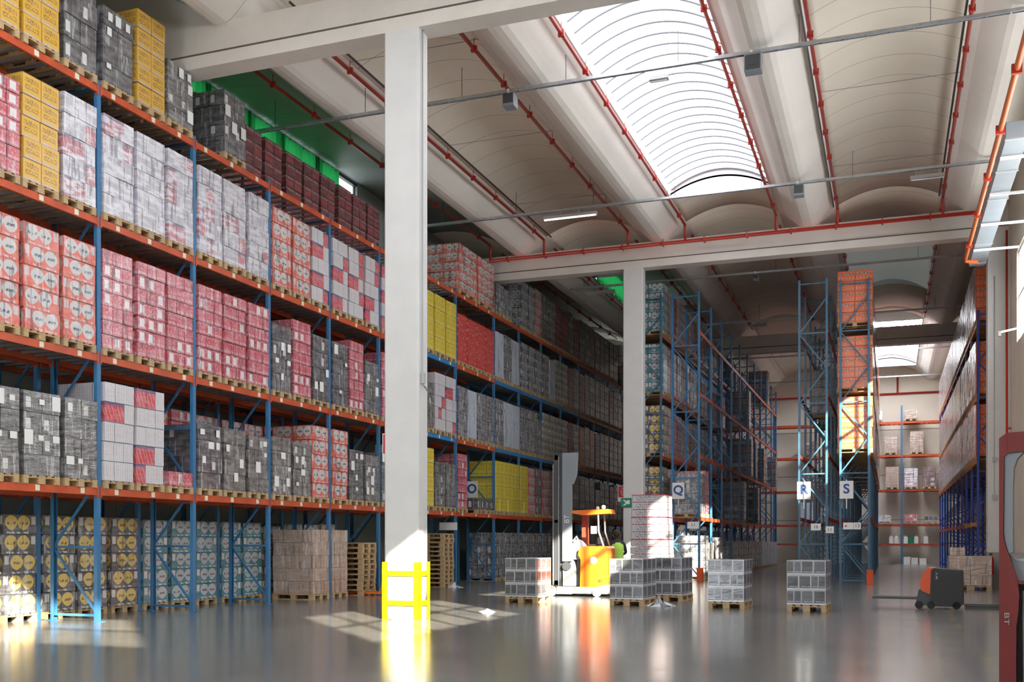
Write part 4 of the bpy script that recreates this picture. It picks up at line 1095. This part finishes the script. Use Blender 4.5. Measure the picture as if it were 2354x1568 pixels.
# reach truck (mast to the left, operator side right)
o = thing('reach_truck', 'orange reach truck with a tall grey mast behind the carton stacks', 'forklift', (-8.0, 27.2, 0))
ch = MB().b2(-.78, .9, -.36, .45, .08, .26).b2(-.7, -.1, -.38, -.2, .06, .22).prism([(.0, .08), (.9, .08), (.98, .2), (.9, .34), (.6, .26), (.0, .26)], 'y', -.38, .45)
obj('chassis', ch, 'lgrey', o)
for sx_, r_ in ((-.66, .15), (.62, .13)):
    w_ = obj('wheel', MB().tube([(sx_, -.42, r_), (sx_, -.3, r_)], r_, 18), 'lgrey', o); obj('tyre', MB().tube([(sx_, -.41, r_), (sx_, -.31, r_)], r_ + .004, 18), 'gravel', w_)
bd = MB().prism([(.13, .26), (.9, .26), (.92, .4), (.9, 1.3), (.86, 1.36), (.24, 1.36), (.1, 1.28), (.08, 1.12), (.15, 1.0)], 'y', -.36, .42)
b_ = obj('body', bd, 'trorange', o)
obj('round_logo', MB().tube([(.52, -.368, .98), (.52, -.362, .98)], .1, 16), 'white', b_)
letters('BT', .1, 'redbrown', b_, (.7, -.366, .42), FRONT, 'small_lettering')
obj('panel_gap', MB().b2(.27, .275, -.364, -.36, .3, 1.25), 'redbrown', b_)
mast = obj('mast', MB().b2(-.64, -.52, -.28, -.2, .1, 3.85).b2(-.64, -.52, .25, .33, .1, 3.85).b2(-.48, -.38, -.26, -.18, .1, 3.9).b2(-.47, -.41, .23, .31, .1, 3.9)
     .b2(-.62, -.4, -.28, .33, 3.72, 3.85).b2(-.62, -.4, -.28, .33, .3, .42).b2(-.62, -.4, -.28, .33, 2.0, 2.08), 'darkgrey', o)
obj('mast_channel', MB().b2(-.66, -.645, -.3, -.28, .12, 3.6).b2(-.5, -.485, -.3, -.28, .12, 3.8), 'lgrey', mast)
obj('lift_chain', MB().tube([(-.58, -.1, .3), (-.58, -.1, 3.7)], .02, 6).tube([(-.52, .12, .3), (-.52, .12, 3.7)], .02, 6), 'black', mast)
pn = obj('mast_panel', MB().b2(-.37, -.1, -.36, -.3, .95, 3.9).prism([(-.37, 3.9), (.06, 3.9), (.02, 3.3), (-.08, 3.05), (-.1, 3.05), (-.37, 3.05)], 'y', -.352, -.24), 'midgrey', o)
letters('BT', .2, 'white', pn, (-.235, -.366, 2.1), (math.pi / 2, -math.pi / 2, 0), 'mast_lettering')
obj('white_plate', MB().b2(-.27, -.19, -.37, -.36, 1.05, 1.25), 'white', pn)
obj('lower_mast_cover', MB().b2(-.36, -.02, -.33, -.05, .28, .72).prism([(-.36, .72), (-.02, .72), (-.1, 1.0), (-.3, 1.02)], 'y', -.3, -.05), 'lgrey', o)
obj('motor', MB().tube([(-.25, -.37, .82), (-.25, -.3, .82)], .12, 14), 'darkgrey', o)
obj('battery_box', MB().b2(.0, .1, -.2, .38, .26, 1.0), 'darkgrey', o)
obj('control_console', MB().prism([(-.12, 1.0), (.22, 1.0), (.22, 1.3), (.1, 1.5), (-.05, 1.55), (-.12, 1.4)], 'y', -.25, .15), 'midgrey', o)
obj('wiring', MB().tube([(-.1, -.2, 1.5), (0, -.25, 1.62), (.08, -.2, 1.45), (.02, -.24, 1.2), (-.06, -.2, 1.1)], .03, 6), 'lgrey', o)
obj('overhead_guard', MB().prism([(-.12, 2.26), (-.1, 2.33), (.9, 2.36), (.93, 2.24), (.2, 2.2)], 'y', -.34, .4), 'trorange', o)
for yy in (-.3, .36): obj('guard_pillar', MB().tube([(.62, yy, 2.25), (.64, yy, 1.75), (.78, yy, 1.34)], .025, 8), 'lgrey', o)
obj('front_pillar', MB().b2(.02, .2, .2, .3, 1.3, 2.24), 'redbrown', o)
obj('beacon', MB().sphere((.72, -.1, 2.42), .06).sphere((.5, .1, 2.4), .05), 'white', o)
obj('seat', MB().b2(.3, .65, -.1, .3, 1.3, 1.42).b2(.55, .65, -.1, .3, 1.4, 1.6), 'black', o)
obj('mirror', MB().box(.5, -.28, 1.8, .16, .04, .2), 'white', o)
for yy in (-.16, .2): obj('fork', MB().b2(-1.35, -.6, yy - .05, yy + .05, .1, .14), 'darkgrey', o)
# operator
def skin(name, pts, edges, rad, mat, parent=None, loc=(0, 0, 0), rz=0.0, lv=2):
    me = bpy.data.meshes.new(name); me.from_pydata(pts, edges, []); me.materials.append(M[mat])
    o = obj(name, me, None, parent, loc, rz)
    md = o.modifiers.new('skin', 'SKIN'); md.use_smooth_shade = True
    for i, r in enumerate(rad): me.skin_vertices[0].data[i].radius = (r, r) if not isinstance(r, tuple) else r
    if not me.skin_vertices: pass
    me.skin_vertices[0].data[0].use_root = True
    s_ = o.modifiers.new('sub', 'SUBSURF'); s_.levels = lv; s_.render_levels = lv
    return o
P_ = [(0, 0, .93), (0, 0, 1.12), (0, -.02, 1.32), (0, -.02, 1.47), (0, -.03, 1.58), (0, -.04, 1.66), (0, -.03, 1.74),
      (-.19, 0, 1.43), (-.28, -.05, 1.17), (-.2, -.27, 1.1), (-.17, -.34, 1.1), (.19, 0, 1.43), (.3, -.02, 1.16), (.26, -.22, 1.04), (.24, -.3, 1.03),
      (-.1, 0, .85), (-.11, -.02, .48), (-.11, .03, .08), (-.11, -.12, .04), (.1, 0, .85), (.11, -.02, .48), (.11, .03, .08), (.11, -.12, .04)]
E_ = [(0, 1), (1, 2), (2, 3), (3, 4), (4, 5), (5, 6), (3, 7), (7, 8), (8, 9), (9, 10), (3, 11), (11, 12), (12, 13), (13, 14), (0, 15), (15, 16), (16, 17), (17, 18), (0, 19), (19, 20), (20, 21), (21, 22)]
R_ = [.15, .14, .16, .09, .055, .09, .075, .065, .048, .036, .03, .065, .048, .036, .03, .095, .065, .045, .04, .095, .065, .045, .04]
def person(loc, rz, label):
    ob_ = bpy.data.meshes.new('person'); ob_.from_pydata(P_, E_, [])
    o = obj('person', ob_, None, None, loc, rz); ob_.materials.append(M['cloth'])
    tag(o, label, 'person')
    md = o.modifiers.new('skin', 'SKIN'); md.use_smooth_shade = True
    return o, ob_
try:
    import bmesh
    o, me = person((-7.22, 28.35, 0.0), -2.6, 'person in a high-visibility vest standing at the orange truck')
    b = bmesh.new(); b.from_mesh(me); ly = b.verts.layers.skin.verify()
    for v_, r_ in zip(b.verts, R_): v_[ly].radius = (r_, r_)
    b.verts.ensure_lookup_table(); b.verts[0][ly].use_root = True
    b.to_mesh(me); b.free()
    s_ = o.modifiers.new('sub', 'SUBSURF'); s_.levels = 2; s_.render_levels = 2
    obj('face', MB().sphere((0, -.055, 1.68), .098, 12, 0, 1.22).sphere((0, -.155, 1.67), .018, 6), 'skin', o)
    obj('hair', MB().sphere((0, -.02, 1.715), .108, 12, 0, 1.1), 'hair', o)
    for sx_ in (-1, 1): obj('ear', MB().sphere((sx_ * .1, -.04, 1.67), .022, 6), 'skin', o)
    for sx_ in (-1, 1): obj('eye', MB().sphere((sx_ * .035, -.146, 1.69), .011, 6), 'black', o)
    vm = MB(); rings = [(.96, .185, .16), (1.1, .18, .16), (1.25, .2, .17), (1.38, .19, .155), (1.46, .13, .11)]; n = 16; vs = []
    for z, a, c in rings:
        for k_ in range(n): t = 2 * math.pi * k_ / n; vs.append((a * math.cos(t), -.01 + c * math.sin(t), z))
    fs = [(i * n + k_, i * n + (k_ + 1) % n, (i + 1) * n + (k_ + 1) % n, (i + 1) * n + k_) for i in range(4) for k_ in range(n)]
    obj('safety_vest', vm.poly(vs, fs, smooth=True), 'vest', o)
    for hx, hy, hz in ((-.165, -.36, 1.1), (.235, -.32, 1.03)):
        hm = MB().tube([(hx, hy + .02, hz), (hx, hy - .05, hz)], [.03, .036], 8)
        for k_ in range(4): hm.tube([(hx - .03 + k_ * .02, hy - .05, hz), (hx - .03 + k_ * .02, hy - .09 - .008 * (k_ % 3), hz - .012), (hx - .03 + k_ * .02, hy - .105, hz - .04)], [.0095, .009, .007], 6)
        hm.tube([(hx - .03, hy, hz), (hx - .06, hy - .04, hz - .01), (hx - .055, hy - .065, hz - .025)], [.011, .01, .008], 6)
        obj('hand', hm, 'skin', o)
except Exception as ex: print('person failed', ex)

# low orange and black pallet truck, right
o = thing('electric_pallet_truck', 'orange and black electric pallet truck parked on the aisle floor', 'pallet truck', (1.0, 24.9, 0), -.12)
obj('battery_cover', MB().prism([(-.1, .16), (-.12, .3), (-.1, .86), (-.05, .9), (.5, .86), (.52, .8), (.53, .1), (.48, .06), (-.05, .06)], 'y', -.36, .36), 'black', o)
obj('orange_hood', MB().prism([(-.12, .32), (-.3, .4), (-.34, .55), (-.24, .84), (-.16, .91), (-.04, .91), (-.1, .8), (-.09, .3)], 'y', -.34, .34), 'hived', o)
obj('drive_housing', MB().prism([(-.42, .12), (-.36, .42), (-.22, .36), (-.05, .3), (-.05, .08), (-.4, .06)], 'y', -.3, .3), 'darkgrey', o)
for yy in (-.2, .2): obj('fork', MB().b2(-1.35, -.3, yy - .08, yy + .08, .2, .25), 'darkgrey', o)
for x_ in (-.35, -.1, .42): obj('wheel', MB().tube([(x_, -.36, .085), (x_, -.28, .085)], .085, 14), 'gravel', o)
letters('BT', .09, 'lgrey', o, (.02, -.366, .74), (math.pi / 2, -math.pi / 2, 0), 'lettering', 0, (1.6, .6, 1))
o = thing('dark_bars', 'long dark bars lying low on the floor by the pallet truck', 'forks', (1.6, 25.6, 0), -.02)
obj('dark_bar', MB().b2(0, 1.3, -.08, .08, .02, .07), 'darkgrey', o); obj('dark_bar', MB().b2(0, 1.3, -.6, -.44, .02, .07), 'darkgrey', o)  # two long dark bars low on the floor

# red forklift in the right foreground
o = thing('red_forklift', 'dark red forklift side and overhead guard cut by the picture edge', 'forklift', (.665, 7.35, 0), -.2)
sp = MB().prism([(0, .02), (0, 2.165), (.045, 2.2), (.05, 2.06), (.03, 2.05), (.024, 1.56), (.03, 1.5), (.052, 1.42), (.108, 1.25), (.118, 1.15), (.112, 1.05), (.1, .95), (.098, .02)], 'y', 0, .1)
sd_ = obj('side_panel', sp, 'trred', o)
letters('BT', .042, 'lgrey', sd_, (.045, -.006, 1.0), (math.pi / 2, math.pi / 2, 0), 'lettering', 0, (1.7, 1, 1))
obj('overhead_guard', MB().prism([(.03, 2.07), (.045, 2.2), (1.3, 2.22), (1.3, 2.08), (.15, 2.075)], 'y', 0.002, .12).b2(.1, 1.3, .12, 1.5, 2.1, 2.2), 'trred', o)
obj('grey_pillar_trim', MB().prism([(.032, 2.06), (.14, 2.07), (.105, 2.03), (.085, 1.97), (.08, 1.85), (.08, 1.43), (.055, 1.42), (.034, 1.5), (.028, 1.56)], 'y', .012, .09), 'midgrey', o)
obj('rear_pillar', MB().b2(.09, .13, 1.3, 1.4, 1.2, 2.1), 'hived', o)
obj('armrest_cowl', MB().prism([(.054, 1.42), (.09, 1.38), (.18, 1.36), (.3, 1.33), (.34, 1.25), (.11, 1.245)], 'y', .05, .9), 'midgrey', o)
obj('control_lever', MB().tube([(.2, .2, 1.34), (.19, .2, 1.45)], .02, 8).sphere((.19, .2, 1.49), .035), 'black', o)
obj('seat', MB().b2(.4, .8, .3, .9, 1.2, 1.4).b2(.7, .82, .3, .9, 1.38, 1.85), 'black', o)
obj('red_rim', MB().b2(.112, 1.1, .0, .1, 1.225, 1.245), 'trred', o)
obj('battery_bay', MB().b2(.1, 1.2, .06, 1.3, .1, 1.22), 'black', o)
obj('hinge_rod', MB().tube([(.14, .04, 1.18), (.15, .04, .1)], .01, 6), 'lgrey', o)
obj('rear_chassis', MB().b2(.06, 1.3, 1.3, 1.65, .05, 1.2), 'trred', o)
for yy in (.35, 1.45): obj('wheel', MB().tube([(.5, yy, .17), (.65, yy, .17)], .17, 18), 'gravel', o)
